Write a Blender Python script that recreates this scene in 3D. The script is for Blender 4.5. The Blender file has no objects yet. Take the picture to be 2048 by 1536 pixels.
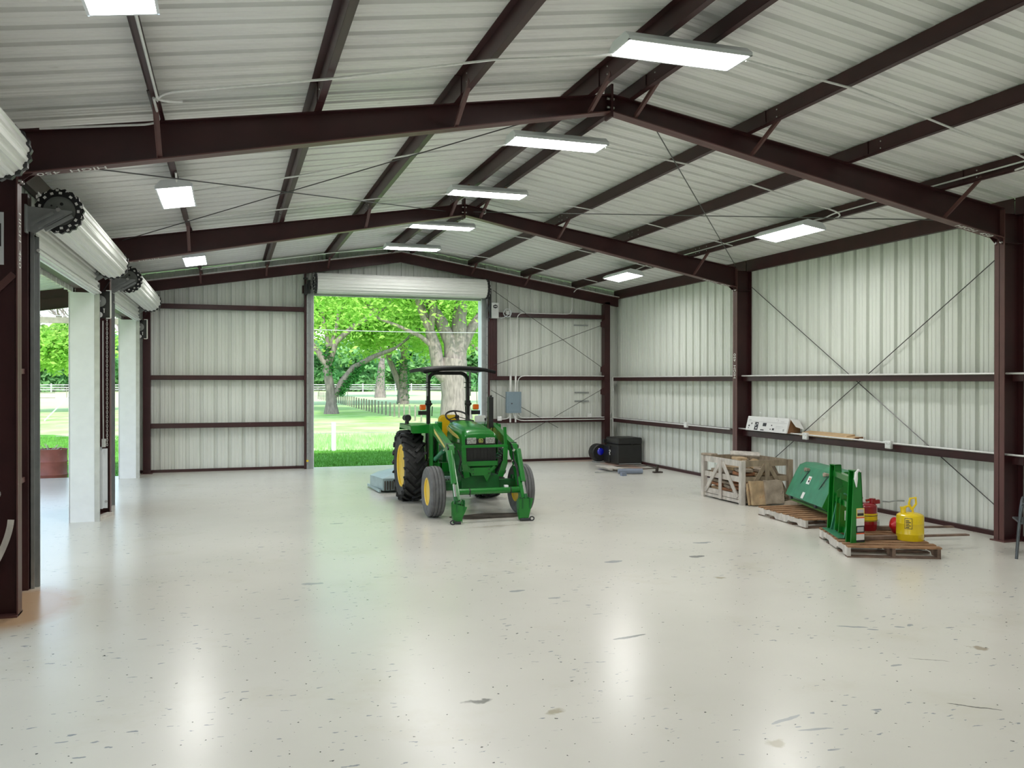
import bpy, math, random
from math import sin, cos, pi, radians, sqrt, atan2
from mathutils import Vector, Matrix

S = bpy.context.scene
COL = S.collection
random.seed(7)

# ------------------------------------------------------------------ camera
cam_d = bpy.data.cameras.new('camera')
cam_d.sensor_width = 36.0
cam_d.lens = 1714.855 / 2048 * 36.0
cam_d.clip_start = 0.05
cam_d.clip_end = 1500
cam = bpy.data.objects.new('camera', cam_d)
COL.objects.link(cam)
cam.location = (-3.9209, -8.5432, 2.0661)
cam.rotation_euler = (radians(90 - 0.2146), radians(-0.042), radians(-18.2262))
S.camera = cam

# ------------------------------------------------------------------ sky, sun, exposure
W = bpy.data.worlds.new('sky'); S.world = W
W.use_nodes = True
wn = W.node_tree; wn.nodes.clear()
wo = wn.nodes.new('ShaderNodeOutputWorld'); wb = wn.nodes.new('ShaderNodeBackground')
sk = wn.nodes.new('ShaderNodeTexSky')
sk.sky_type = 'NISHITA'; sk.sun_disc = False
sk.sun_elevation = radians(40); sk.sun_rotation = radians(185); sk.air_density = 1.0; sk.dust_density = 1.2
mixc = wn.nodes.new('ShaderNodeMix'); mixc.data_type = 'RGBA'
noi = wn.nodes.new('ShaderNodeTexNoise'); noi.inputs['Scale'].default_value = 3.2; noi.inputs['Detail'].default_value = 6
wtc = wn.nodes.new('ShaderNodeTexCoord'); wmp = wn.nodes.new('ShaderNodeMapping'); wmp.inputs['Scale'].default_value = (1, 1, 3)
wrp = wn.nodes.new('ShaderNodeValToRGB'); wrp.color_ramp.elements[0].position = .48; wrp.color_ramp.elements[1].position = .66
wn.links.new(wtc.outputs['Generated'], wmp.inputs['Vector']); wn.links.new(wmp.outputs['Vector'], noi.inputs['Vector'])
wn.links.new(noi.outputs['Fac'], wrp.inputs['Fac']); wn.links.new(wrp.outputs['Color'], mixc.inputs[0])
wn.links.new(sk.outputs['Color'], mixc.inputs[6]); mixc.inputs[7].default_value = (3.2, 3.4, 3.8, 1)
wn.links.new(mixc.outputs[2], wb.inputs['Color']); wb.inputs['Strength'].default_value = 0.26
wn.links.new(wb.outputs['Background'], wo.inputs['Surface'])

sun_d = bpy.data.lights.new('sun', 'SUN'); sun_d.energy = 2.1; sun_d.angle = radians(1.0); sun_d.color = (1, .96, .88)
sun = bpy.data.objects.new('sun', sun_d); COL.objects.link(sun)
sun.rotation_euler = (radians(50), 0, radians(-4))      # low in the south, behind the camera
LAMP = 19.0            # brightness of the shop lamps
S.view_settings.view_transform = 'Standard'
S.view_settings.look = 'None'
S.view_settings.gamma = 1.0
S.view_settings.use_curve_mapping = False
S.view_settings.exposure = 1.02
S.cycles.max_bounces = 10
S.cycles.diffuse_bounces = 6
S.cycles.transparent_max_bounces = 12
S.cycles.sample_clamp_indirect = 8

# ------------------------------------------------------------------ materials
MT = {}
def base(name):
    m = bpy.data.materials.new(name); m.use_nodes = True; MT[name] = m
    nt = m.node_tree; return m, nt, nt.nodes['Principled BSDF']
def nd(nt, t, **k):
    n = nt.nodes.new(t)
    for a, b in k.items(): setattr(n, a, b)
    return n
def s2l(c): return tuple((v/12.92 if v <= .04045 else ((v+.055)/1.055)**2.4) for v in c)
def rgb(r, g, b): return s2l((r/255, g/255, b/255))
def pm(name, col, rough=.5, metal=0, var=.12, vs=6, bump=0, bs=60, coat=0, stretch=(1, 1, 1), spec=.5, dirt=None, dirt_at=.62):
    """procedural paint or metal: colour with soft noise variation, optional dirt and bump"""
    m, nt, b = base(name); L = nt.links
    tc = nd(nt, 'ShaderNodeTexCoord'); mp = nd(nt, 'ShaderNodeMapping'); mp.inputs['Scale'].default_value = stretch
    L.new(tc.outputs['Object'], mp.inputs['Vector'])
    n = nd(nt, 'ShaderNodeTexNoise'); n.inputs['Scale'].default_value = vs; n.inputs['Detail'].default_value = 5
    L.new(mp.outputs['Vector'], n.inputs['Vector'])
    r = nd(nt, 'ShaderNodeValToRGB')
    r.color_ramp.elements[0].position = .3; r.color_ramp.elements[1].position = .7
    r.color_ramp.elements[0].color = tuple(c*(1-var) for c in col) + (1,)
    r.color_ramp.elements[1].color = tuple(min(1, c*(1+var)) for c in col) + (1,)
    L.new(n.outputs['Fac'], r.inputs['Fac'])
    out = r.outputs['Color']
    if dirt:
        n2 = nd(nt, 'ShaderNodeTexNoise'); n2.inputs['Scale'].default_value = vs*1.7; n2.inputs['Detail'].default_value = 8
        n2.inputs['Roughness'].default_value = .7
        L.new(mp.outputs['Vector'], n2.inputs['Vector'])
        r2 = nd(nt, 'ShaderNodeValToRGB'); r2.color_ramp.elements[0].position = dirt_at; r2.color_ramp.elements[1].position = min(1, dirt_at+.12)
        L.new(n2.outputs['Fac'], r2.inputs['Fac'])
        mx = nd(nt, 'ShaderNodeMix', data_type='RGBA'); L.new(r2.outputs['Color'], mx.inputs[0])
        L.new(out, mx.inputs[6]); mx.inputs[7].default_value = tuple(dirt) + (1,)
        out = mx.outputs[2]
    L.new(out, b.inputs['Base Color'])
    b.inputs['Roughness'].default_value = rough; b.inputs['Metallic'].default_value = metal
    b.inputs['Specular IOR Level'].default_value = spec
    if coat: b.inputs['Coat Weight'].default_value = coat; b.inputs['Coat Roughness'].default_value = .1
    if bump:
        n3 = nd(nt, 'ShaderNodeTexNoise'); n3.inputs['Scale'].default_value = bs; n3.inputs['Detail'].default_value = 4
        L.new(mp.outputs['Vector'], n3.inputs['Vector'])
        bp = nd(nt, 'ShaderNodeBump'); bp.inputs['Strength'].default_value = bump; bp.inputs['Distance'].default_value = .01
        L.new(n3.outputs['Fac'], bp.inputs['Height']); L.new(bp.outputs['Normal'], b.inputs['Normal'])
    return m

pm('maroon', (.040, .0085, .010), .42, var=.2, vs=3, dirt=(.065, .025, .022), dirt_at=.66)
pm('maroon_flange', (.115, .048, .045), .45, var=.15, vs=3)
pm('wall_sheet', (.72, .745, .70), .42, metal=.0, var=.05, vs=2.0, stretch=(6, 6, .5))
pm('roof_sheet', (.84, .84, .825), .40, var=.06, vs=2.0, stretch=(.5, 5, .5), dirt=(.43, .42, .36), dirt_at=.66)
pm('door_slat', (.76, .77, .74), .4, var=.02, vs=3)
pm('white_trim', (.74, .77, .80), .5, var=.03)
pm('galv', (.38, .40, .40), .38, metal=.6, var=.10, vs=9)
pm('galv_light', (.78, .78, .77), .35, metal=.25, var=.06, vs=20)
pm('steel_rod', (.10, .10, .10), .4, metal=.7)
pm('bolt', (.7, .7, .68), .3, metal=.8)
pm('black', (.012, .012, .013), .45, var=.3)
pm('drum_grey', (.17, .18, .17), .5, var=.2)
pm('rubber', (.016, .016, .017), .55, var=.35, vs=9, bump=.3, bs=30, dirt=(.07, .05, .035), dirt_at=.66)
pm('rubber_grey', (.13, .13, .135), .7, var=.25, vs=9, bump=.3, bs=40)
pm('green', (.002, .165, .012), .28, var=.15, vs=3, coat=.4)
pm('green_worn', (.035, .22, .115), .38, var=.2, vs=5, dirt=(.16, .20, .13), dirt_at=.60)
pm('green_dark', (.003, .10, .016), .4, var=.3, vs=6)
pm('yellow', (.80, .52, .01), .35, var=.1, coat=.2)
pm('decal_yellow', (.75, .60, .18), .4, var=.05)
pm('can_yellow', (.86, .62, .01), .25, var=.05, coat=.4)
pm('can_red', (.28, .004, .012), .25, var=.1, coat=.4)
pm('red_plastic', (.55, .006, .01), .3)
pm('amber', (.95, .16, .005), .2, coat=.5)
pm('chrome', (.8, .8, .8), .15, metal=1)
pm('panel_grey', (.20, .27, .32), .45, var=.05)
pm('plastic_grey', (.55, .56, .55), .5)
pm('white_plastic', (.8, .8, .8), .45)
pm('white_box', (.78, .78, .78), .6, var=.03)
pm('ink', (.03, .03, .035), .6)
pm('ink_grey', (.45, .45, .46), .6)
pm('cardboard', (.52, .36, .20), .8, var=.1, vs=4)
pm('cardboard_dark', (.22, .11, .05), .8, var=.3)
pm('label_white', (.8, .8, .78), .5)
pm('label_red', (.75, .10, .03), .5)
pm('tank_black', (.018, .018, .017), .4, var=.2)
pm('blue_lens', (.005, .01, .5), .08, coat=.8)
pm('pipe_blue', (.22, .26, .34), .45, var=.15)
pm('chair_metal', (.10, .11, .12), .4, metal=.6, var=.2)
pm('stone_tan', (.42, .30, .18), .85, var=.35, vs=5, bump=.5, bs=18, dirt=(.40, .17, .06), dirt_at=.58)
pm('stone_grey', (.33, .27, .21), .85, var=.35, vs=6, bump=.5, bs=20, dirt=(.13, .11, .09), dirt_at=.6)
pm('stone_rust', (.35, .16, .08), .85, var=.35, vs=6, bump=.5, bs=20)
pm('wood_pale', (.56, .52, .48), .8, var=.22, vs=4, stretch=(3, 3, 1), bump=.2, dirt=(.25, .20, .15), dirt_at=.64)
pm('wood_grey', (.30, .24, .17), .8, var=.3, vs=4, stretch=(3, 3, 1), bump=.2)
pm('pallet_wood', (.30, .16, .08), .8, var=.4, vs=7, stretch=(1, 8, 1), bump=.2, dirt=(.40, .27, .16), dirt_at=.56)
pm('pallet_dark', (.17, .11, .08), .8, var=.4, vs=7)
pm('bark', (.20, .175, .16), .9, var=.35, vs=3, stretch=(3, 3, .6), bump=.7, bs=9)
pm('mower', (.36, .47, .48), .45, var=.12, vs=5, dirt=(.16, .11, .08), dirt_at=.64)
pm('drum_rust', (.24, .075, .06), .6, var=.2, vs=4, dirt=(.35, .16, .13), dirt_at=.62)
pm('post_wood', (.20, .20, .15), .9, var=.2)
pm('post_white', (.8, .8, .8), .6)
pm('rail_white', (.36, .36, .37), .7)
pm('lean_brown', (.20, .10, .055), .5, var=.15)
pm('mat_brown', (.07, .055, .045), .8, var=.5, vs=5)
pm('slab', (.72, .72, .72), .5, var=.05)
pm('dry_wood', (.5, .45, .38), .8, var=.2)

def emis(name, col, st):
    m, nt, b = base(name); b.inputs['Base Color'].default_value = (.8, .8, .8, 1)
    b.inputs['Emission Color'].default_value = col + (1,); b.inputs['Emission Strength'].default_value = st
    return m
pm('canopy_black', (.006, .006, .006), .6, spec=.2)
emis('lamp_glow', (1, .985, .95), LAMP)

def glass():
    m, nt, b = base('clear_glass'); b.inputs['Transmission Weight'].default_value = .9; b.inputs['Roughness'].default_value = .05
    b.inputs['Base Color'].default_value = (.85, .9, .88, 1)
glass()
def headlamp():
    m, nt, b = base('headlamp'); L = nt.links
    tc = nd(nt, 'ShaderNodeTexCoord'); v = nd(nt, 'ShaderNodeTexVoronoi'); v.inputs['Scale'].default_value = 45
    L.new(tc.outputs['Object'], v.inputs['Vector'])
    r = nd(nt, 'ShaderNodeValToRGB'); r.color_ramp.elements[0].color = (.75, .76, .74, 1); r.color_ramp.elements[1].color = (.22, .22, .2, 1)
    L.new(v.outputs['Distance'], r.inputs['Fac']); L.new(r.outputs['Color'], b.inputs['Base Color'])
    b.inputs['Roughness'].default_value = .15; b.inputs['Metallic'].default_value = .4
headlamp()

def leafmat(name, c0, c1, sc=1.2):
    m, nt, b = base(name); L = nt.links
    tc = nd(nt, 'ShaderNodeTexCoord'); n = nd(nt, 'ShaderNodeTexNoise'); n.inputs['Scale'].default_value = sc; n.inputs['Detail'].default_value = 3
    L.new(tc.outputs['Object'], n.inputs['Vector'])
    r = nd(nt, 'ShaderNodeValToRGB'); r.color_ramp.elements[0].position = .35; r.color_ramp.elements[1].position = .65
    r.color_ramp.elements[0].color = c0 + (1,); r.color_ramp.elements[1].color = c1 + (1,)
    L.new(n.outputs['Fac'], r.inputs['Fac'])
    out = nt.nodes['Material Output']
    d = nd(nt, 'ShaderNodeBsdfDiffuse'); t = nd(nt, 'ShaderNodeBsdfTranslucent'); mx = nd(nt, 'ShaderNodeMixShader')
    mx.inputs[0].default_value = .5
    L.new(r.outputs['Color'], d.inputs['Color']); L.new(r.outputs['Color'], t.inputs['Color'])
    L.new(d.outputs[0], mx.inputs[1]); L.new(t.outputs[0], mx.inputs[2]); L.new(mx.outputs[0], out.inputs['Surface'])
leafmat('leaf_bright', (.22, .50, .07), (.52, .76, .20))
leafmat('leaf_mid', (.20, .50, .08), (.45, .75, .15), .8)
leafmat('leaf_far', (.12, .33, .12), (.34, .60, .26), .15)
leafmat('leaf_pale', (.34, .60, .20), (.58, .76, .40), 1.0)
leafmat('leaf_ivy', (.05, .22, .06), (.12, .36, .10), 2.5)

def floor_mat():
    m, nt, b = base('floor_paint'); L = nt.links
    g = nd(nt, 'ShaderNodeNewGeometry')
    def noise(sc, det=5, st=(1, 1, 1), rough=.5):
        mp = nd(nt, 'ShaderNodeMapping'); mp.inputs['Scale'].default_value = st
        L.new(g.outputs['Position'], mp.inputs['Vector'])
        n = nd(nt, 'ShaderNodeTexNoise'); n.inputs['Scale'].default_value = sc; n.inputs['Detail'].default_value = det; n.inputs['Roughness'].default_value = rough
        L.new(mp.outputs['Vector'], n.inputs['Vector']); return n.outputs['Fac']
    def ramp(f, a, bb, c0=(0, 0, 0), c1=(1, 1, 1)):
        r = nd(nt, 'ShaderNodeValToRGB'); r.color_ramp.elements[0].position = a; r.color_ramp.elements[1].position = bb
        r.color_ramp.elements[0].color = c0 + (1,); r.color_ramp.elements[1].color = c1 + (1,)
        L.new(f, r.inputs['Fac']); return r.outputs['Color']
    def mix(fac, a, c):
        mx = nd(nt, 'ShaderNodeMix', data_type='RGBA'); L.new(fac, mx.inputs[0]); L.new(a, mx.inputs[6]); mx.inputs[7].default_value = c + (1,); return mx.outputs[2]
    def mul(a, c):
        x = nd(nt, 'ShaderNodeMath', operation='MULTIPLY'); L.new(a, x.inputs[0])
        if isinstance(c, (int, float)): x.inputs[1].default_value = c
        else: L.new(c, x.inputs[1])
        return x.outputs[0]
    col = ramp(noise(.6, 4), .3, .7, (.63, .615, .56), (.70, .68, .625))
    # worn tan drift
    col = mix(mul(ramp(noise(.9, 6, (1, 1, 1), .65), .56, .75), .35), col, (.52, .48, .36))
    # small random chips showing grey concrete
    col = mix(mul(ramp(noise(8, 3, (1, 2.6, 1)), .665, .675), ramp(noise(.8, 2), .48, .54)), col, (.30, .32, .34))
    col = mix(mul(ramp(noise(24, 2), .725, .735), 1.0), col, (.05, .05, .05))
    warp = nd(nt, 'ShaderNodeTexNoise'); warp.inputs['Scale'].default_value = 7; warp.inputs['Detail'].default_value = 5
    L.new(g.outputs['Position'], warp.inputs['Vector'])
    wsub = nd(nt, 'ShaderNodeVectorMath', operation='SUBTRACT'); L.new(warp.outputs['Color'], wsub.inputs[0]); wsub.inputs[1].default_value = (.5, .5, .5)
    def patch(x, y, rx, ry, ang, c, amt=1.0, w=.25, soft=.1):
        sc = nd(nt, 'ShaderNodeVectorMath', operation='SCALE'); L.new(wsub.outputs[0], sc.inputs[0]); sc.inputs['Scale'].default_value = w
        ad = nd(nt, 'ShaderNodeVectorMath', operation='ADD'); L.new(g.outputs['Position'], ad.inputs[0]); L.new(sc.outputs[0], ad.inputs[1])
        mp = nd(nt, 'ShaderNodeMapping', vector_type='TEXTURE'); mp.inputs['Location'].default_value = (x, y, 0); mp.inputs['Rotation'].default_value = (0, 0, radians(ang))
        mp.inputs['Scale'].default_value = (rx, ry, 1000)
        L.new(ad.outputs[0], mp.inputs['Vector'])
        ln = nd(nt, 'ShaderNodeVectorMath', operation='LENGTH'); L.new(mp.outputs['Vector'], ln.inputs[0])
        mk = ramp(ln.outputs['Value'], 1-soft, 1+soft, (1, 1, 1), (0, 0, 0))
        return mix(mul(mk, amt), col_now[0], c)
    col_now = [col]
    for a in FLOOR_MARKS:
        col_now[0] = patch(*a)
    L.new(col_now[0], b.inputs['Base Color'])
    b.inputs['Roughness'].default_value = .25
GC = (.34, .36, .37); DK = (.08, .08, .07); TN = (.42, .38, .28)
FLOOR_MARKS = [
    (-.86, -2.28, .17, .022, 8, (.20, .21, .20), 1, .06), (1.06, -2.6, .13, .02, -28, GC, 1, .06), (1.16, -2.72, .05, .02, -28, GC, 1, .05),
    (1.42, -2.73, .05, .02, -20, GC, 1, .08), (1.55, -2.72, .04, .025, 30, GC, 1, .08), (-.7, -4.1, .14, .02, 18, GC, .9, .05),
    (-.62, -4.28, .12, .012, -10, GC, .9, .05), (-2.4, -3.22, .10, .035, 10, DK, .8, .22, .5), (-1.99, -3.54, .07, .04, 5, TN, .9, .2, .5),
    (-3.12, .36, .10, .05, 0, GC, .7, .12), (-2.46, 4.02, .10, .05, 0, GC, .7, .12), (1.3, .36, .10, .06, 0, (.2, .2, .2), .9, .12),
    (1.82, 1.1, .14, .05, 0, GC, .9, .12), (.24, .4, .12, .05, 0, GC, .9, .1), (-1.24, -.56, .09, .04, 0, GC, .9, .1), (-.98, -.93, .06, .03, 0, GC, .8, .1),
    (1.58, -3.38, .10, .05, -30, (.32, .26, .18), .8, .3, .5), (.97, -.68, .09, .05, 0, TN, .9, .25, .5), (-.97, -4.4, .06, .05, 0, TN, .8, .2, .4),
    (.68, -3.5, .05, .02, 0, GC, .9, .08), (.56, -4.3, .16, .012, -40, DK, .8, .1), (1.0, -3.48, .15, .008, -40, DK, .6, .1),
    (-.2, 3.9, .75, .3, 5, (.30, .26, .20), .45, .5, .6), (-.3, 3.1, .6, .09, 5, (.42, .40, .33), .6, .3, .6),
    (-5.75, .25, .55, .9, 0, (.50, .27, .11), .75, .1, .35), (5.1, 11.9, 1.6, .25, 0, (.62, .30, .20), .55, .3, .5), (5.2, 10.6, .35, 1.3, 5, (.62, .26, .16), .55, .3, .5),
]
floor_mat()

def ground_mat():
    m, nt, b = base('grass_ground'); L = nt.links
    g = nd(nt, 'ShaderNodeNewGeometry')
    n = nd(nt, 'ShaderNodeTexNoise'); n.inputs['Scale'].default_value = .35; n.inputs['Detail'].default_value = 8; n.inputs['Roughness'].default_value = .65
    L.new(g.outputs['Position'], n.inputs['Vector'])
    r = nd(nt, 'ShaderNodeValToRGB'); r.color_ramp.elements[0].position = .35; r.color_ramp.elements[1].position = .62
    r.color_ramp.elements[0].color = (.28, .54, .14, 1); r.color_ramp.elements[1].color = (.54, .70, .33, 1)
    L.new(n.outputs['Fac'], r.inputs['Fac'])
    sep = nd(nt, 'ShaderNodeSeparateXYZ'); L.new(g.outputs['Position'], sep.inputs[0])
    # the paler open field starts about sixty metres out
    mr = nd(nt, 'ShaderNodeMapRange'); mr.inputs['From Min'].default_value = 52; mr.inputs['From Max'].default_value = 80
    L.new(sep.outputs['Y'], mr.inputs['Value'])
    mx = nd(nt, 'ShaderNodeMix', data_type='RGBA'); L.new(mr.outputs[0], mx.inputs[0]); L.new(r.outputs['Color'], mx.inputs[6]); mx.inputs[7].default_value = (.52, .66, .34, 1)
    L.new(mx.outputs[2], b.inputs['Base Color']); b.inputs['Roughness'].default_value = .95; b.inputs['Specular IOR Level'].default_value = .05
ground_mat()
pm('shaded_lawn', (.12, .32, .05), .9, var=.3, vs=2.5, bump=.5, bs=25, spec=.05)  # the building's cast shade is put into this dark green

# ------------------------------------------------------------------ mesh helpers
class MB:
    def __init__(s): s.v = []; s.f = []; s.m = []; s.cm = 0; s.g = []
    def add(s, vs, fs):
        s.g.append((len(s.v), len(s.f))); o = len(s.v); s.v += [tuple(p) for p in vs]; s.f += [tuple(i+o for i in f) for f in fs]; s.m += [s.cm]*len(fs); return s
    def box(s, x0, x1, y0, y1, z0, z1):
        return s.add([(x0,y0,z0),(x1,y0,z0),(x1,y1,z0),(x0,y1,z0),(x0,y0,z1),(x1,y0,z1),(x1,y1,z1),(x0,y1,z1)],
                     [(0,3,2,1),(4,5,6,7),(0,1,5,4),(1,2,6,5),(2,3,7,6),(3,0,4,7)])
    def obox(s, c, d, M=None):
        """box centred at c of size d, turned by matrix M"""
        M = M or Matrix.Identity(3)
        vs = [Vector(c) + M @ Vector((a*d[0]/2, b*d[1]/2, e*d[2]/2)) for e in (-1, 1) for a, b in ((-1,-1),(1,-1),(1,1),(-1,1))]
        return s.add(vs, [(0,3,2,1),(4,5,6,7),(0,1,5,4),(1,2,6,5),(2,3,7,6),(3,0,4,7)])
    def bar(s, a, b, w, h, up=(0, 0, 1)):
        """rectangular bar from a to b, w sideways, h along up"""
        a, b = Vector(a), Vector(b); d = (b-a); l = d.length; d.normalize(); u = Vector(up)
        sd = d.cross(u); sd.normalize(); u2 = sd.cross(d)
        M = Matrix((sd, d, u2)).transposed()
        return s.obox((a+b)/2, (w, l, h), M)
    def prism(s, pts, axis, t0, t1):
        """polygon pts in the plane across axis (x: (y,z), y: (x,z), z: (x,y)), extruded t0..t1"""
        def p3(p, t): return {'x': (t, p[0], p[1]), 'y': (p[0], t, p[1]), 'z': (p[0], p[1], t)}[axis]
        n = len(pts); vs = [p3(p, t0) for p in pts] + [p3(p, t1) for p in pts]
        fs = [tuple(range(n))[::-1], tuple(range(n, 2*n))] + [(i, (i+1) % n, n+(i+1) % n, n+i) for i in range(n)]
        return s.add(vs, fs)
    def cyl(s, a, b, r, n=12, r2=None, caps=True):
        a, b = Vector(a), Vector(b); r2 = r if r2 is None else r2; d = (b-a).normalized()
        u = d.orthogonal().normalized(); w = d.cross(u)
        vs = [a + (u*cos(2*pi*i/n) + w*sin(2*pi*i/n))*r for i in range(n)] + [b + (u*cos(2*pi*i/n) + w*sin(2*pi*i/n))*r2 for i in range(n)]
        fs = [(i, (i+1) % n, n+(i+1) % n, n+i) for i in range(n)]
        if caps: fs += [tuple(range(n))[::-1], tuple(range(n, 2*n))]
        return s.add(vs, fs)
    def tube(s, pts, r, n=8, caps=True):
        """round tube through points; r a number or one per point"""
        P = [Vector(p) for p in pts]; R = r if isinstance(r, (list, tuple)) else [r]*len(P)
        t0 = (P[1]-P[0]).normalized(); u = t0.orthogonal().normalized(); rings = []
        for i, p in enumerate(P):
            t = ((P[i+1]-p).normalized() if i < len(P)-1 else Vector((0, 0, 0))) + ((p-P[i-1]).normalized() if i else Vector((0, 0, 0)))
            t.normalize(); u = (u - t*u.dot(t)).normalized(); w = t.cross(u)
            rings.append([p + (u*cos(2*pi*k/n) + w*sin(2*pi*k/n))*R[i] for k in range(n)])
        vs = [q for rg in rings for q in rg]; fs = []
        for i in range(len(P)-1):
            for k in range(n): fs.append((i*n+k, i*n+(k+1) % n, (i+1)*n+(k+1) % n, (i+1)*n+k))
        if caps: fs += [tuple(range(n))[::-1], tuple(range((len(P)-1)*n, len(P)*n))]
        return s.add(vs, fs)
    def lathe(s, prof, c=(0, 0, 0), axis='z', n=24, caps=True):
        """profile [(r, t)] turned about axis through c"""
        vs = []; c = Vector(c)
        for r, t in prof:
            for k in range(n):
                a = 2*pi*k/n; x, y = r*cos(a), r*sin(a)
                vs.append(c + Vector({'z': (x, y, t), 'x': (t, x, y), 'y': (y, t, x)}[axis]))
        fs = []
        for i in range(len(prof)-1):
            for k in range(n): fs.append((i*n+k, i*n+(k+1) % n, (i+1)*n+(k+1) % n, (i+1)*n+k))
        if caps: fs += [tuple(range(n))[::-1], tuple(range((len(prof)-1)*n, len(prof)*n))]
        return s.add(vs, fs)
    def each(s, name, mat, parent=None, **k):
        """every shape added becomes a part of its own"""
        for i, (v0, f0) in enumerate(s.g):
            v1, f1 = s.g[i+1] if i+1 < len(s.g) else (len(s.v), len(s.f))
            q = MB(); q.v = s.v[v0:v1]; q.f = [tuple(j-v0 for j in f) for f in s.f[f0:f1]]; q.m = s.m[f0:f1]; q.build(name, mat, parent, **k)
    def build(s, name, mat, parent=None, smooth=False, bevel=0, origin=None, local=False):
        me = bpy.data.meshes.new(name)
        if origin is None and parent is None:
            xs = [p[0] for p in s.v]; ys = [p[1] for p in s.v]; zs = [p[2] for p in s.v]
            origin = ((min(xs)+max(xs))/2, (min(ys)+max(ys))/2, min(zs))
        off = Vector(origin or (0, 0, 0))
        if parent is not None and not local: off = wloc(parent)
        me.from_pydata([(p[0]-off.x, p[1]-off.y, p[2]-off.z) for p in s.v], [], s.f)
        mats = mat if isinstance(mat, (list, tuple)) else [mat]
        for q in mats: me.materials.append(MT[q])
        if len(mats) > 1: me.polygons.foreach_set('material_index', s.m)
        me.validate(); me.update()
        if smooth:
            me.polygons.foreach_set('use_smooth', [True]*len(me.polygons)); me.set_sharp_from_angle(angle=radians(38))
        o = bpy.data.objects.new(name, me); COL.objects.link(o)
        if parent is not None: o.parent = parent
        else: o.location = off
        if bevel:
            b = o.modifiers.new('bevel', 'BEVEL'); b.width = bevel; b.segments = 2; b.limit_method = 'ANGLE'
        return o
def wloc(o):
    v = Vector(o.location)
    while o.parent: o = o.parent; v += Vector(o.location)
    return v
def tag(o, label=None, cat=None, group=None, kind=None):
    if label: o['label'] = label
    if cat: o['category'] = cat
    if group: o['group'] = group
    if kind: o['kind'] = kind
    return o
def thing(name, label, cat, loc=(0, 0, 0), group=None, kind=None):
    o = bpy.data.objects.new(name, None); COL.objects.link(o); o.location = loc; o.empty_display_size = .1
    return tag(o, label, cat, group, kind)
def copy_tree(o, parent=None):
    c = o.copy(); COL.objects.link(c)
    if parent is not None: c.parent = parent
    for ch in list(o.children): copy_tree(ch, c)
    return c
def text(body, mat, size, loc, rot, parent, name='lettering', thick=.001, squash=1.0):
    cu = bpy.data.curves.new(name, 'FONT'); cu.body = body; cu.size = size; cu.extrude = thick; cu.align_x = 'CENTER'; cu.align_y = 'CENTER'
    tmp = bpy.data.objects.new(name, cu)
    me = bpy.data.meshes.new_from_object(tmp); bpy.data.objects.remove(tmp)
    me.materials.clear(); me.materials.append(MT[mat])
    o = bpy.data.objects.new(name, me); COL.objects.link(o)
    if parent is not None: o.parent = parent; o.location = Vector(loc) - wloc(parent)
    else: o.location = loc
    o.rotation_euler = rot; o.scale = (squash, 1, 1)
    return o

# ------------------------------------------------------------------ the building shell
XR, XL, YB, YF = 5.85, -6.08, 12.25, -12.25
BAY = 6.096
def zt(x): return 4.27 + .16*(5.62-abs(x))            # top of a rafter
def zb(x): return 3.88 + .195*(5.62-abs(x))           # bottom of a rafter
def zs(x): return zt(x) + .203                        # roof sheet

def struct(o): o['kind'] = 'structure'; return o

def profile(s0, s1, extra=()):
    """ribbed sheet: (position, depth outward); a big rib each 0.3048 m and two small ones between"""
    P = []; k0 = int(math.floor(s0/.3048))-1
    shp = [(0, 0), (.010, .052), (.074, .052), (.084, 0), (.145, 0), (.153, .006), (.167, .006), (.175, 0), (.222, 0), (.230, .006), (.244, .006), (.252, 0)]
    for k in range(k0, int(s1/.3048)+2):
        for a, d in shp:
            P.append((k*.3048+a, d))
    def dep(s):
        for (a, d), (b, e) in zip(P, P[1:]):
            if a <= s <= b: return d+(e-d)*(s-a)/(b-a) if b > a else d
        return 0
    pts = [(s, d) for s, d in P if s0 < s < s1] + [(s0, dep(s0)), (s1, dep(s1))] + [(e, dep(e)) for e in extra]
    return sorted(set(pts))

def sheet_wall(name, axis, at, out, s0, s1, top, openings):
    """openings: (s_start, s_end, head height)"""
    m = MB(); ex = [e for o in openings for e in o[:2]]
    pts = profile(s0, s1, ex)
    for (a, da), (b, db) in zip(pts, pts[1:]):
        if b-a < 1e-6: continue
        mid = (a+b)/2; lo = 0
        for o in openings:
            if o[0] < mid < o[1]: lo = o[2]
        pa = at + out*da; pb = at + out*db
        P = (lambda s, d, z: (d, s, z)) if axis == 'y' else (lambda s, d, z: (s, d, z))
        m.add([P(a, pa, lo), P(b, pb, lo), P(b, pb, top(b)), P(a, pa, top(a))], [(0, 1, 2, 3)])
    o = struct(m.build(name, 'wall_sheet'))
    sd = o.modifiers.new('thick', 'SOLIDIFY'); sd.thickness = .004
    return o

DOORH = 3.35
left_open = [(-11.1, -6.9, DOORH), (-5.05, -.81, DOORH), (1.12, 5.29, DOORH), (7.05, 11.16, DOORH)]
w = sheet_wall('wall_left', 'y', XL, -1, YF-.05, YB+.05, lambda s: zs(XL)-.01, left_open)
w = sheet_wall('wall_right', 'y', XR, 1, YF-.05, YB+.05, lambda s: zs(XR)-.01, [])
w = sheet_wall('wall_back', 'x', YB, 1, XL-.05, XR+.05, lambda s: zs(s)-.01, [(-2.06, 2.06, 4.10)])
w = sheet_wall('wall_front', 'x', YF, -1, XL-.05, XR+.05, lambda s: zs(s)-.01, [])

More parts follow.
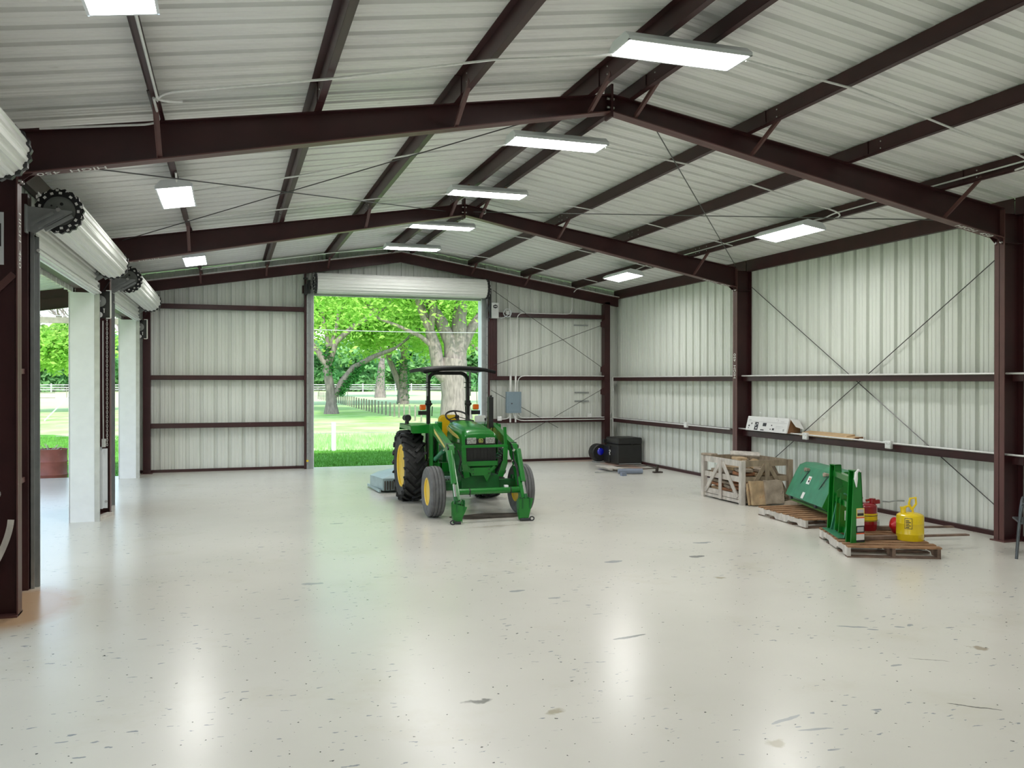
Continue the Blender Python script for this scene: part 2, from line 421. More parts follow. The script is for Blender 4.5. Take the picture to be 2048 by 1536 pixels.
for side, nm in ((-1, 'ceiling_left'), (1, 'ceiling_right')):
    m = MB(); pts = profile(YF-.3, YB+.25)
    xe = 6.15*side if side > 0 else -6.25
    for (a, da), (b, db) in zip(pts, pts[1:]):
        if b-a < 1e-6: continue
        for x0, x1 in ((0, xe),):
            m.add([(x0, a, zs(x0)+da), (x0, b, zs(x0)+db), (x1, b, zs(x1)+db), (x1, a, zs(x1)+da)], [(0, 1, 2, 3)])
    o = struct(m.build(nm, 'roof_sheet')); sd = o.modifiers.new('thick', 'SOLIDIFY'); sd.thickness = .004; sd.offset = 1
m = MB(); m.prism([(-.25, zs(.25)+.045), (0, zs(0)+.06), (.25, zs(.25)+.045), (0, zs(0)+.075)], 'y', YF-.3, YB+.25)
struct(m.build('trim_1', 'roof_sheet'))

m = MB(); m.box(-6.2, 6.1, -13, 12.35, -.3, 0); m.box(-10.2, -6.2, -13, 11.72, -.3, 0)
struct(m.build('floor', 'floor_paint', origin=(0, 0, 0)))

# base trims, maroon angles at the foot of the walls
def bt(n, x0, x1, y0, y1):
    m = MB(); m.box(x0, x1, y0, y1, 0, .055); m.box(x0 if x1-x0 > y1-y0 else x0, x1, y0, y1, .055, .06); struct(m.build(n, 'maroon'))
bt('baseboard_right', XR-.07, XR-.005, YF+.1, YB-.1)
bt('baseboard_back_left', -5.85, -2.25, YB-.08, YB-.006)
bt('baseboard_back_right', 2.25, 5.78, YB-.08, YB-.006)

# ------------------------------------------------------------------ steel frames
FRN = {-1: 'in front of the camera bay', 0: 'nearest', 1: 'second', 2: 'back'}
def ibeam_poly(m, top, bot, y, fw=.15, tf=.012, tw=.008):
    """web + flanges along polyline lists of (x,z)"""
    m.prism(top + bot[::-1], 'y', y-tw/2, y+tw/2)
def flange(m, p, q, y, fw=.15, tf=.012, out=1):
    (x0, z0), (x1, z1) = p, q; d = Vector((x1-x0, 0, z1-z0)).normalized(); n = Vector((-d.z, 0, d.x))*out*tf
    pts = [(x0, z0), (x1, z1), (x1+n.x, z1+n.z), (x0+n.x, z0+n.z)]
    m.prism(pts, 'y', y-fw/2, y+fw/2)
def letters(parent, body, loc, rot, size=.10):
    return text(body, 'label_white', size, loc, rot, parent)

XC = {1: 5.51, -1: -5.68}     # inner face of the columns
XO = {1: XR-.01, -1: XL+.03}
where = {0: 'nearest frame', 1: 'middle frame', 2: 'back frame against the end wall'}
for k, y in ((-1, -BAY), (0, 0), (1, BAY)):
    for s in (1, -1):
        side = 'right' if s > 0 else 'left'
        if k >= 0:
            c = thing('steel_column', f'maroon steel I-section column of the {where[k]}, by the {side} wall', 'column', (XC[s], y, 0), 'steel columns of the frames')
        else:
            c = thing('steel_column', f'maroon steel I-section column beside the camera, by the {side} wall', 'column', (XC[s], y, 0), 'steel columns of the frames')
        m = MB(); x0, x1 = XC[s], XO[s]
        m.box(min(x0, x1), max(x0, x1), y-.004, y+.004, 0, zt(x1))
        m.build('web', 'maroon', c)
        m = MB(); m.box(min(x0, x0+s*.012), max(x0, x0+s*.012), y-.075, y+.075, 0, zt(x0)-.02)
        m.build('inner_flange', 'maroon_flange', c)
        m = MB(); m.box(min(x1-s*.012, x1), max(x1-s*.012, x1), y-.075, y+.075, 0, zt(x1)-.02); m.build('outer_flange', 'maroon', c)
        m = MB(); m.box(min(x0, x1)-.03, max(x0, x1)+.0, y-.11, y+.11, 0, .016)
        m.build('base_plate', 'maroon_flange', c)
        m = MB(); m.box(min(x0, x1)+.01, max(x0, x1)-.01, y-.07, y-.004, 3.84, 3.85); m.box(min(x0, x1)+.01, max(x0, x1)-.01, y+.004, y+.07, 3.84, 3.85); m.each('stiffener', 'maroon', c)
        # rafter
        r = thing('steel_rafter', (f'maroon tapered steel rafter of the {where[k]}, {side} slope' if k >= 0 else f'maroon steel rafter above the camera, {side} slope'), 'rafter', (XC[s], y, zb(XC[s])), 'steel rafters of the frames')
        xr = s*.012
        m = MB(); xx = x0
        m.prism([(xr, zt(xr)), (xx, zt(xx)), (xx, zb(xx)), (xr, zb(xr))], 'y', y-.004, y+.004)
        m.build('web', 'maroon', r)
        m = MB(); flange(m, (xr, zb(xr)), (xx, zb(xx)), y, out=1 if s > 0 else -1); m.build('bottom_flange', 'maroon_flange', r)
        m = MB(); flange(m, (xr, zt(xr)-.0), (x0, zt(x0)), y, out=-1 if s > 0 else 1); m.build('top_flange', 'maroon', r)
        m = MB(); m.box(min(0, xr), max(0, xr), y-.09, y+.09, zb(0)-.06, zt(0)+.10); m.build('peak_plate', 'maroon', r)
        m = MB()
        for zz in (zb(0)+.05, zt(0)-.05):
            for yy in (-.045, .045): m.cyl((xr+s*.001, y+yy, zz), (xr+s*.03, y+yy, zz), .014, 6)
        m.each('bolt', 'bolt', r)
        m = MB(); kx = x0-s*.10
        m.prism([(x0, zb(x0)), (x0-s*.12, zb(x0-s*.12)), (x0, zb(x0)-.08)], 'y', y-.05, y-.042); m.prism([(x0, zb(x0)), (x0-s*.12, zb(x0-s*.12)), (x0, zb(x0)-.08)], 'y', y+.042, y+.05)
        m.each('knee_gusset', 'maroon', r)
        m = MB()
        for yy in (-.04, .04): m.cyl((x0-s*.002, y+yy, zb(x0)-.05), (x0-s*.03, y+yy, zb(x0)-.05), .016, 6)
        m.each('bolt', 'bolt', r)
        if k >= 0:
            ang = atan2(.195, 1)
            xt = x0-s*.42
            rot = (pi, 0, 0) if s > 0 else (pi, 0, 0)
            o = letters(r, 'HIGH  450', (xt, y-.0, zb(xt)-.004-(0 if s > 0 else 0)), (0, 0, 0), .13)
            # lie on the underside of the flange
            o.rotation_euler = (Matrix.Rotation(s*ang, 4, 'Y') @ Matrix.Rotation(pi, 4, 'X') @ Matrix.Rotation(0 if s > 0 else pi, 4, 'Z')).to_euler()
            if (k, s) in ((1, 1), (0, -1)):
                zc = 2.36 if s > 0 else 3.30
                letters(c, 'HIGH  450', (x0-s*.002, y, zc), ((pi/2, -pi/2, -pi/2) if s > 0 else (pi/2, pi/2, pi/2)), .11)

# frame against the back wall: shallow cold-formed rafters and corner columns
YE = 11.93
for s in (1, -1):
    side = 'right' if s > 0 else 'left'
    r = thing('end_rafter', f'maroon channel rafter along the gable of the back wall, {side} slope', 'rafter', (0, YE, 4.9), 'end rafters of the back wall')
    m = MB(); x1 = 5.75*s if s > 0 else -5.95
    zt2 = lambda x: zt(x)-.03
    zb2 = lambda x: zt(x)-.235
    m.prism([(0, zt2(0)), (x1, zt2(x1)), (x1, zb2(x1)), (0, zb2(0))], 'y', YE-.006, YE+.006); m.build('web', 'maroon', r)
    m = MB(); flange(m, (0, zb2(0)), (x1, zb2(x1)), YE+.03, .08, out=-1 if s > 0 else 1); m.build('bottom_flange', 'maroon', r)
    m = MB(); flange(m, (0, zt2(0)), (x1, zt2(x1)), YE-.03, .08, out=1 if s > 0 else -1); m.build('top_flange', 'maroon_flange', r)
    m = MB(); m.bar((0, YE-.07, zt2(0)+.03), (x1, YE-.07, zt2(x1)+.03), .012, .02); m.build('edge_conduit', 'galv_light', r)
    c = thing('corner_column', f'maroon channel column at the {side} corner of the back wall', 'column', (5.5*s, YE, 0), 'corner columns of the back wall')
    x0 = 5.44 if s > 0 else -5.66
    m = MB(); m.box(x0-.075, x0+.075, YE-.006, YE+.006, 0, zb2(x0)+.05); m.box(x0-.075, x0-.068, YE, YE+.2, 0, zb2(x0)); m.box(x0+.068, x0+.075, YE, YE+.2, 0, zb2(x0)); m.build('channel', 'maroon', c)
    m = MB(); m.box(x0-.12, x0+.12, YE-.02, YE+.2, 0, .012); m.build('base_plate', 'maroon_flange', c)
    if s > 0:
        for zz in (3.55, 2.38, 1.80):
            m = MB(); m.prism([(x0-.07, zz-.12), (x0-.07, zz+.12), (x0-.2, zz+.04), (x0-.2, zz-.08)], 'y', YE-.012, YE-.004); m.build('gusset', 'maroon', c)

# ------------------------------------------------------------------ purlins (Z sections running the length of the shop)
def zsec(m, x, z0, y0, y1, s, h=.2, f=.062):
    m.box(x-.0015, x+.0015, y0, y1, z0, z0+h)
    a, b = (x, x+s*f), (x-s*f, x)
    m.box(min(a), max(a), y0, y1, z0, z0+.004); m.box(min(b), max(b), y0, y1, z0+h-.004, z0+h)
    m.box(max(a)-.0015 if s > 0 else min(a), max(a) if s > 0 else min(a)+.0015, y0, y1, z0, z0+.02)
bays = [(-2, YF+.05, -BAY), (-1, -BAY, 0), (0, 0, BAY), (1, BAY, YB-.02)]
bayn = {-2: 'behind the camera', -1: 'above the camera', 0: 'in the middle bay', 1: 'in the back bay'}
ordn = ['ridge purlin', 'first purlin down from the ridge', 'second purlin down from the ridge', 'lowest purlin']
for i, ax in enumerate((.27, 1.75, 3.14, 4.55)):
    for s in (1, -1):
        for k, y0, y1 in bays:
            if k == -2: y0c = y0
            lap = .35
            a = max(YF+.05, y0-lap); b = min(YB-.02, y1+(.0))
            x = s*ax + (.004 if k % 2 else -.004)
            p = thing('roof_purlin', f'{ordn[i]} on the {"right" if s > 0 else "left"} slope, {bayn[k]}', 'purlin', (x, (a+b)/2, zt(x)), 'roof purlins')
            m = MB(); zsec(m, x, zt(x)+.002+.003*(k % 2), a, b, -s, .184); m.build('z_section', 'maroon', p)
            if k < 1 or True:
                m = MB()
                for yy in (b-.16, b-.30, b-.55):
                    for zz in (.06, .14): m.cyl((x-.009, yy, zt(x)+zz), (x+.009, yy, zt(x)+zz), .008, 6)
                if k >= -1 and k < 1: m.each('bolt', 'bolt', p)  # bright bolt heads added where light shows through the lap holes
for s in (1, -1):
    side = 'right' if s > 0 else 'left'
    for k, y0, y1 in bays:
        x = 5.765 if s > 0 else -5.99
        m = MB(); z0 = zt(x)-.03; x2 = x+.075*s
        m.box(x-.002, x+.002, y0+.01, y1-.01, z0, z0+.225)
        m.box(min(x, x2), max(x, x2), y0+.01, y1-.01, z0, z0+.004); m.box(min(x, x2), max(x, x2), y0+.01, y1-.01, z0+.205, z0+.209)
        o = m.build('eave_strut', 'maroon')
        tag(o, f'maroon eave strut along the top of the {side} wall, {bayn[k]}', 'eave strut', 'eave struts')
# flange braces from purlin to rafter bottom flange
for k, y in ((0, 0), (1, BAY)):
    for ax, nm in ((.27, 'ridge purlin'), (1.75, 'first purlin below the ridge'), (4.55, 'lowest purlin')):
        for s in (1, -1):
            x = s*ax
            for d in (-1,):
                m = MB(); a = Vector((x, y+d*.62, zt(x)+.05)); b = Vector((x, y+d*.05, zb(x)+.02))
                m.bar(a, b, .045, .004, up=(1, 0, 0)); m.bar(a+Vector((.0225, 0, 0)), b+Vector((.0225, 0, 0)), .004, .045, up=(1, 0, 0))
                o = m.build('flange_brace', 'maroon_flange')
                tag(o, f'maroon angle brace from the {"right" if s > 0 else "left"} {nm} to the {where[k]}', 'brace', 'flange braces')
for x, s in ((1.75, 1), (3.14, 1), (-1.75, -1), (-3.14, -1), (-4.55, -1)):
    m = MB(); m.bar((x, YE-.5, zt(x)+.03), (x, YE-.02, zt(x)-.2), .04, .004, up=(1, 0, 0)); m.bar((x+.02, YE-.5, zt(x)+.03), (x+.02, YE-.02, zt(x)-.2), .004, .04, up=(1, 0, 0))
    tag(m.build('flange_brace', 'maroon_flange'), f'short maroon angle brace on the back wall rafter, {abs(x):.0f} metres {"right" if s > 0 else "left"} of the ridge', 'brace', 'flange braces')

# ------------------------------------------------------------------ wall girts
def girt_y(x, z, y0, y1, label):
    g = thing('wall_girt', label, 'girt', (x, (y0+y1)/2, z), 'wall girts')
    m = MB(); m.box(x, x+.19, y0, y1, z+.102, z+.106); m.box(x, x+.19, y0, y1, z-.002, z+.002); m.box(x, x+.004, y0, y1, z+.0, z+.104); m.box(x, x+.19, y0, y1, z+.1, z+.104)
    m.build('channel', 'maroon', g); return g
for (y0, y1, nm) in ((-BAY+.08, -.08, 'beside the camera'), (.08, BAY-.08, 'in the middle bay'), (BAY+.08, YB-.25, 'in the back bay')):
    girt_y(5.645, 2.065, y0, y1, f'maroon girt at head height along the right wall, {nm}')
    girt_y(5.645, .995, y0, y1, f'maroon low girt at hip height along the right wall, {nm}')
def girt_x(x0, x1, z, label):
    g = thing('wall_girt', label, 'girt', ((x0+x1)/2, YE+.1, z), 'wall girts')
    m = MB(); y0 = YE+.09; m.box(x0, x1, y0, y0+.19, z+.10, z+.104); m.box(x0, x1, y0, y0+.19, z, z+.004); m.box(x0, x1, y0, y0+.004, z, z+.104)
    m.build('channel', 'maroon', g); return g
for z, nm in ((1.0, 'low'), (2.08, 'middle'), (3.68, 'high')):
    girt_x(-5.60, -2.24, z, f'{nm} maroon girt on the back wall, left of the big opening')
    girt_x(2.27 if z < 3 else 2.5, 5.36, z, f'{nm} maroon girt on the back wall, right of the big opening')

# ------------------------------------------------------------------ roll-up doors
def scallop(m, c, axis, t0, t1, r, amp=.015, lobes=17, n=170, caps=True):
    prof = []
    for i in range(n):
        a = 2*pi*i/n; ph = (i*lobes/n) % 1
        d = amp if ph < .32 else (amp*(1-(ph-.32)/.12) if ph < .44 else (0 if ph < .88 else amp*(ph-.88)/.12))
        d += .003*(ph > .62 and ph < .7)
        prof.append((r+d-amp, a))
    vs = []
    for t in (t0, t1):
        for rr, a in prof:
            p, q = rr*cos(a), rr*sin(a)
            vs.append((c[0]+p, t, c[2]+q) if axis == 'y' else (t, c[1]+p, c[2]+q))
    fs = [(i, (i+1) % n, n+(i+1) % n, n+i) for i in range(n)]
    if caps: fs += [tuple(range(n)), tuple(range(n, 2*n))[::-1]]
    m.add(vs, fs)
def coil_end(par, c, axis, t, d, R=.213):
    """black felt ring with bright clips and a grey drum disc; d = outward direction"""
    P = (lambda a, b, u: (c[0]+a, t+u*d, c[2]+b)) if axis == 'y' else (lambda a, b, u: (t+u*d, c[1]+a, c[2]+b))
    m = MB(); n = 80; out = []; 
    def ring(rin, rout, u0, u1, lob=20, amp=.008):
        vs = []; fs = []
        for i in range(n):
            a = 2*pi*i/n; k = amp*sin(a*lob)
            for rr, uu in ((rin, u0), (rin, u1), (rout+k, u1), (rout+k, u0)): vs.append(P(rr*cos(a), rr*sin(a), uu))
        for i in range(n):
            j = (i+1) % n
            for q in range(4): fs.append((i*4+q, i*4+(q+1) % 4, j*4+(q+1) % 4, j*4+q))
        m.add(vs, fs)
    ring(.145, R+.004, -.02, .035); ring(.15, R-.015, .035, .05, 18)
    m.build('felt_edge', 'black', par)
    m = MB(); rnd = random.Random(int(t*10))
    for q in range(26):
        a = 2*pi*q/26 + rnd.uniform(-.05, .05); rr = R-.012 if q % 2 else R-.04
        uu = .042 if rr > R-.02 else .056
        ctr = Vector(P(rr*cos(a), rr*sin(a), uu)); s = .014
        vs = [P((rr+u*s*.8)*cos(a)-v*s*sin(a), (rr+u*s*.8)*sin(a)+v*s*cos(a), uu+e) for e in (0, .006) for u, v in ((-1, -1), (1, -1), (1, 1), (-1, 1))]
        m.add(vs, [(0, 3, 2, 1), (4, 5, 6, 7), (0, 1, 5, 4), (1, 2, 6, 5), (2, 3, 7, 6), (3, 0, 4, 7)])
    m.each('clip', 'label_white', par)
    m = MB(); m.cyl(P(0, 0, -.01), P(0, 0, .03), .155, 40)
    m.build('drum_disc', 'drum_grey', par)
    m = MB()
    for a, b, r in ((.02, .07, .016), (-.07, .05, .009), (-.02, .035, .008), (.075, -.03, .009)): m.cyl(P(a, b, .030), P(a, b, .0315), r, 16)
    m.each('disc_hole', 'black', par)

def left_door(n, y0, y1, cy0, cy1, first=True):
    """sectional roll-up door in the left wall; opening y0..y1"""
    d = thing(f'door_{n}', None, None, (-5.8, (y0+y1)/2, 0), kind='structure')
    cx, cz = -5.52, 3.742
    m = MB(); scallop(m, (cx, 0, cz), 'y', cy0+.03, cy1-.03, .208); m.build('curtain_coil', 'door_slat', d, smooth=False)
    e = thing('drum_end', None, None); e.parent = d; coil_end(e, (cx, 0, cz), 'y', cy0+.03, -1)
    e = thing('drum_end', None, None); e.parent = d; coil_end(e, (cx, 0, cz), 'y', cy1-.03, 1)
    # hanging part of the curtain, corrugated
    m = MB(); zz = 3.36; pr = []
    while zz < 3.95:
        pr += [(zz, 0), (zz+.028, 0), (zz+.04, .020), (zz+.066, .020)]; zz += .076
    for (a, da), (b, db) in zip(pr, pr[1:]):
        m.add([(-5.76+da, y0-.02, a), (-5.76+da, y1+.02, a), (-5.76+db, y1+.02, b), (-5.76+db, y0-.02, b)], [(0, 1, 2, 3)])
    o = m.build('curtain', 'door_slat', d); sd = o.modifiers.new('t', 'SOLIDIFY'); sd.thickness = .002
    m = MB(); m.box(-5.80, -5.74, y0-.03, y1+.03, 3.335, 3.36); m.cyl((-5.73, y0-.08, 3.36), (-5.73, y1+.08, 3.36), .016, 8); m.build('bottom_bar', 'galv_light', d)
    m = MB(); m.box(-5.79, -5.785, y0-.02, y1+.02, 3.318, 3.335); m.build('weather_seal', 'white_trim', d)
    for (a, b) in ((y0-.11, y0), (y1, y1+.11)):
        m = MB(); m.box(-5.80, -5.794, a, b, 0, 3.75); m.box(-5.80, -5.76, a, a+.006, 0, 3.75); m.box(-5.80, -5.73, (b-.03 if a < y0 else a+.03)-.004, (b-.03 if a < y0 else a+.03), 0, 3.5)
        e2 = b if a < y0 else a
        m.box(-5.81, -5.73, e2-.005, e2+.005, 0, 3.36)
        m.build('guide', 'galv', d)
        m = MB()
        for q in range(9): m.cyl((-5.794, (a+b)/2, .2+q*.4), (-5.788, (a+b)/2, .2+q*.4), .007, 6)
        m.each('screw', 'bolt', d)
    # maroon jamb channels and white weather reveals
    for yy, t in ((y0-.17, .165), (y1+.005, .165)):
        m = MB(); m.box(-6.05, -5.805, yy, yy+t, 0, 3.9); m.build('jamb', 'maroon', d)
    m = MB(); m.box(-6.13, -5.802, y1-.012, y1+.004, 0, 3.35); m.box(-6.14, -6.125, y1-.012, y1+.12, 0, 3.35); m.box(-6.13, -5.802, y0-.004, y0+.012, 0, 3.35); m.box(-6.14, -6.125, y0-.12, y0+.012, 0, 3.35)
    m.box(-5.83, -5.802, y0, y1, 3.33, 3.345)
    m.build('weather_reveal', 'white_trim', d)
    m = MB(); m.box(-6.05, -5.81, y0-.1, y1+.1, 3.40, 3.55); m.build('header', 'maroon', d)
    # ribbed triangular brackets carrying the coil
    for yb_ in (cy0-.06, cy1+.06):
        m = MB(); m.prism([(-5.80, cz-.22), (-5.80, cz+.02), (-5.40, cz-.005), (-5.395, cz-.02), (-5.72, cz-.24)], 'y', yb_-.004, yb_+.004)
        for q in range(3):
            f = q*.07
            m.bar((-5.76+f*.9, yb_-.012, cz-.16-f*.35), (-5.56+f*1.2, yb_-.012, cz-.035-f*.15), .030, .036, up=(0, 1, 0))
        m.box(-5.805, -5.79, yb_-.05, yb_+.05, cz-.24, cz+.03)
        m.build('bracket', 'galv', d)
    m = MB(); m.cyl((cx, cy0-.08, cz), (cx, cy1+.08, cz), .02, 10); m.build('axle', 'bolt', d)
    return d
left_door(3, 1.12, 5.29, .92, 5.0)
left_door(4, 7.05, 11.16, 6.95, 11.2)
left_door(2, -5.05, -.81, -5.3, -1.42)
left_door(1, -11.1, -6.9, -11.3, -7.2)

# chain hoists beside the far jambs
def chain(m, x, y, z0, z1, dx=0, r=.008):
    n = int((z1-z0)/.034)
    for i in range(n):
        z = z1-(i+.5)*(z1-z0)/n; xx = x + dx*(i/n)
        vs = []; fs = []; N = 8; K = 4
        for a in range(N):
            A = 2*pi*a/N; cc = Vector((cos(A)*.010, 0, sin(A)*.021)); nn = Vector((cos(A), 0, sin(A)))
            for b in range(K):
                B = 2*pi*b/K; p = cc + nn*cos(B)*.0032 + Vector((0, 1, 0))*sin(B)*.0032
                if i % 2: p = Vector((p.y, p.x, p.z))
                vs.append((xx+p.x, y+p.y, z+p.z))
        for a in range(N):
            for b in range(K): fs.append((a*K+b, ((a+1) % N)*K+b, ((a+1) % N)*K+(b+1) % K, a*K+(b+1) % K))
        m.add(vs, fs)
def hoist(y, zc, lab, full):
    h = thing('chain_hoist', lab, 'chain hoist', (-5.78, y, zc), 'chain hoists of the left doors')
    m = MB(); m.box(-5.80, -5.60, y-.004, y+.004, zc-.2, zc+.2); m.build('plate', 'black', h)
    m = MB(); m.bar((-5.66, y-.03, zc+.21), (-5.60, y-.03, zc+.21), .025, .012); m.bar((-5.598, y-.03, zc-.2), (-5.598, y-.03, zc+.216), .02, .012, up=(0, 1, 0)); m.bar((-5.66, y-.03, zc-.2), (-5.60, y-.03, zc-.2), .025, .012); m.build('guard_rail', 'galv_light', h)
    m = MB(); m.lathe([(.0, -.06), (.05, -.06), (.085, -.05), (.07, -.04), (.085, -.03), (.05, -.02), (0, -.02)], (-5.745, y, zc+.05), 'y', 28); m.build('chain_wheel', 'drum_grey', h, smooth=True)
    m = MB(); m.lathe([(0, -.05), (.035, -.05), (.042, -.04), (.042, -.02), (0, -.02)], (-5.75, y, zc-.15), 'y', 20); m.cyl((-5.745, y-.075, zc+.05), (-5.745, y-.06, zc+.05), .018, 8); m.build('idler', 'galv_light', h, smooth=True)
    m = MB(); m.bar((-5.69, y-.008, zc-.06), (-5.69, y-.008, zc-.12), .01, .006, up=(0, 1, 0)); m.bar((-5.705, y-.008, zc-.06), (-5.68, y-.008, zc-.06), .01, .006, up=(0, 1, 0)); m.build('mark', 'label_white', h)
    m = MB(); m.tube([(-5.74, y-.02, zc+.13), (-5.68, y-.03, zc+.24), (-5.6, y-.05, zc+.36)], .006, 6); m.build('drive_cable', 'black', h)
    m = MB()
    if full:
        chain(m, -5.765, y-.06, 1.25, zc-.0); chain(m, -5.645, y-.06, 1.10, zc-.2, .0)
    else:
        chain(m, -5.76, y-.05, 1.3, zc-.15)
    m.build('hand_chain', 'bolt', h)
    return h
hoist(5.45, 3.19, 'black chain hoist on the jamb between the two left doors', True)
hoist(11.38, 3.16, 'black chain hoist in the far left corner by the back wall', False)

# white bent guard panel standing between the two left doors
g = thing('corner_guard', 'white bent metal guard panel standing under the hoist chains between the left doors', 'guard panel', (-5.72, 5.5, 0))
m = MB(); m.box(-5.79, -5.72, 5.44, 5.446, .16, 1.08); m.box(-5.72, -5.714, 5.44, 5.52, .16, 1.05); m.box(-5.714, -5.655, 5.515, 5.521, .16, 1.05); m.build('panel', 'white_trim', g)
m = MB(); m.cyl((-5.675, 5.51, .26), (-5.675, 5.506, .26), .02, 10); m.build('stain', 'ink_grey', g)
m = MB(); m.bar((-5.80, 5.42, .0), (-5.66, 5.9, .0), .10, .09); m.build('foot_block', 'wood_pale', g)
o = MB().tube([(-5.70, 5.42, 1.2), (-5.705, 5.42, 1.9), (-5.705, 5.42, 2.95)], .009, 6).box(-5.72, -5.67, 5.40, 5.45, 1.08, 1.2).build('switch_conduit', 'plastic_grey')
tag(o, 'thin conduit with a small box hanging between the hoist chains', 'conduit')

# back roll-up door
d = thing('door_5', None, None, (0, YB-.2, 0), kind='structure')
cz, cy = 4.335, YB-.46
m = MB(); scallop(m, (0, cy, cz), 'x', -2.02, 2.10, .234, .014, 18); m.build('curtain_coil', 'door_slat', d)
for t, dd in ((-2.02, -1), (2.10, 1)):
    e = thing('drum_end', None, None); e.parent = d; coil_end(e, (0, cy, cz), 'x', t, dd, .235)
m = MB(); pr = []; zz = 4.09
while zz < 4.35: pr += [(zz, 0), (zz+.03, 0), (zz+.04, .012), (zz+.07, .012)]; zz += .08
for (a, da), (b, db) in zip(pr, pr[1:]): m.add([(-2.1, YB-.18-da, a), (2.12, YB-.18-da, a), (2.12, YB-.18-db, b), (-2.1, YB-.18-db, b)], [(0, 1, 2, 3)])
o = m.build('curtain', 'door_slat', d); sd = o.modifiers.new('t', 'SOLIDIFY'); sd.thickness = .002
m = MB(); m.box(-2.12, 2.13, YB-.21, YB-.15, 4.065, 4.09); m.build('bottom_bar', 'galv', d)
for s in (1, -1):
    x0 = 2.06*s
    m = MB(); m.box(min(x0, x0+s*.15), max(x0, x0+s*.15), YB-.25, YB-.244, 0, 4.2)
    for q in (0, .055, .09): m.box(min(x0+s*q, x0+s*(q+.008)), max(x0+s*q, x0+s*(q+.008)), YB-.27 if q else YB-.24, YB-.1 if not q else YB-.244, 0, 4.15)
    m.build('guide', 'galv', d)
    m = MB()
    for q in range(18): m.cyl((x0+s*.125, YB-.25, .12+q*.235), (x0+s*.125, YB-.2515, .12+q*.235), .008, 8)
    m.each('bolt_hole', 'black', d)
    m = MB(); m.box(min(x0+s*.16, x0+s*.2), max(x0+s*.16, x0+s*.2), YB-.26, YB-.02, 0, zt(2.2)-.1)
    if s > 0:
        for xx in (2.27, 2.34, 2.41): m.box(xx, xx+.02, YB-.27, YB-.03, 2.1, 3.7)
        m.box(2.26, 2.45, YB-.262, YB-.25, 2.1, 3.7)
    m.build('jamb', 'maroon', d)
m = MB(); m.box(2.04, 2.06, YB-.24, YB+.05, 0, 4.1); m.box(-2.06, -2.045, YB-.24, YB+.05, 0, 4.1); m.box(-2.06, 2.06, YB-.1, YB+.05, 4.08, 4.1); m.build('weather_reveal', 'white_trim', d)
m = MB(); m.box(-2.3, 2.3, YB-.14, YB-.02, 4.12, 4.3); m.build('header', 'maroon', d)
m = MB(); m.box(-2.19, -2.14, YB-.46, YB-.2, 4.1, 4.4); m.box(-2.30, -2.20, YB-.44, YB-.36, 4.42, 4.45); m.box(-2.28, -2.21, YB-.46, YB-.40, 4.05, 4.30); m.build('bracket', 'black', d)
m = MB(); m.box(-2.22, -2.17, YB-.27, YB-.255, .17, .21); m.build('safety_sensor', 'can_yellow', d)

# ------------------------------------------------------------------ shop lamps
def lamp(x, y, z, along, tilt, label):
    """fluorescent high-bay: white housing open downwards; x, y, z is the middle of the lower rim"""
    t = thing('shop_lamp', label, 'lamp', (x, y, z), 'shop lamps under the roof')
    if along == 'y': t.rotation_euler = (0, tilt, pi/2) if False else (0, tilt, 0)
    Lh, Wh = .61, .205
    hx, hy = (Lh, Wh) if along == 'x' else (Wh, Lh)
    m = MB(); ix, iy = hx-.05, hy-.045
    if along == 'x': tx, ty = hx-.005, hy*.62
    else: tx, ty = hx*.62, hy-.005
    # sloped outer shell
    vs = [(-hx, -hy, 0), (hx, -hy, 0), (hx, hy, 0), (-hx, hy, 0), (-hx, -hy, .03), (hx, -hy, .03), (hx, hy, .03), (-hx, hy, .03), (-tx, -ty, .095), (tx, -ty, .095), (tx, ty, .095), (-tx, ty, .095)]
    m.add(vs, [(0, 1, 5, 4), (1, 2, 6, 5), (2, 3, 7, 6), (3, 0, 4, 7), (4, 5, 9, 8), (5, 6, 10, 9), (6, 7, 11, 10), (7, 4, 8, 11), (8, 9, 10, 11)])
    m.build('housing', 'white_trim', t, local=True)
    m = MB()
    r = .018
    m.box(-hx, hx, -hy, -hy+r, -.004, 0); m.box(-hx, hx, hy-r, hy, -.004, 0); m.box(-hx, -hx+r, -hy, hy, -.004, 0); m.box(hx-r, hx, -hy, hy, -.004, 0)
    m.build('rim', 'white_trim', t, local=True)
    m = MB(); m.add([(-hx+r, -hy+r, .012), (hx-r, -hy+r, .012), (hx-r, hy-r, .012), (-hx+r, hy-r, .012)], [(0, 3, 2, 1)])
    m.build('lens', 'lamp_glow', t, local=True)
    m = MB()
    if along == 'x':
        for q in (-1, 1): m.box(q*(hx-.09)-.004, q*(hx-.09)+.004, -hy+r, hy-r, -.002, .010)
    else:
        for q in (-1, 1): m.box(-hx+r, hx-r, q*(hy-.09)-.004, q*(hy-.09)+.004, -.002, .010)
    m.each('socket_bar', 'white_trim', t, local=True)
    m = MB()
    for q in (-.3, .3):
        p = (q, 0) if along == 'x' else (0, q)
        m.cyl((p[0], p[1], .09), (p[0], p[1], .14), .02, 8)
    m.each('hanger', 'lean_brown', t, local=True)
    return t
RN = ['nearest one', 'second nearest', 'third from the camera', 'fourth from the camera', 'farthest, close to the back wall']
for i, y in enumerate((-1.72, 1.33, 4.33, 7.36, 10.15)):
    lamp(-.09, y, 4.975, 'x', 0, f'white fluorescent lamp hung across the ridge, {RN[i]}')
lamp(-.09, -4.9, 4.975, 'x', 0, 'white fluorescent lamp hung across the ridge above the camera')
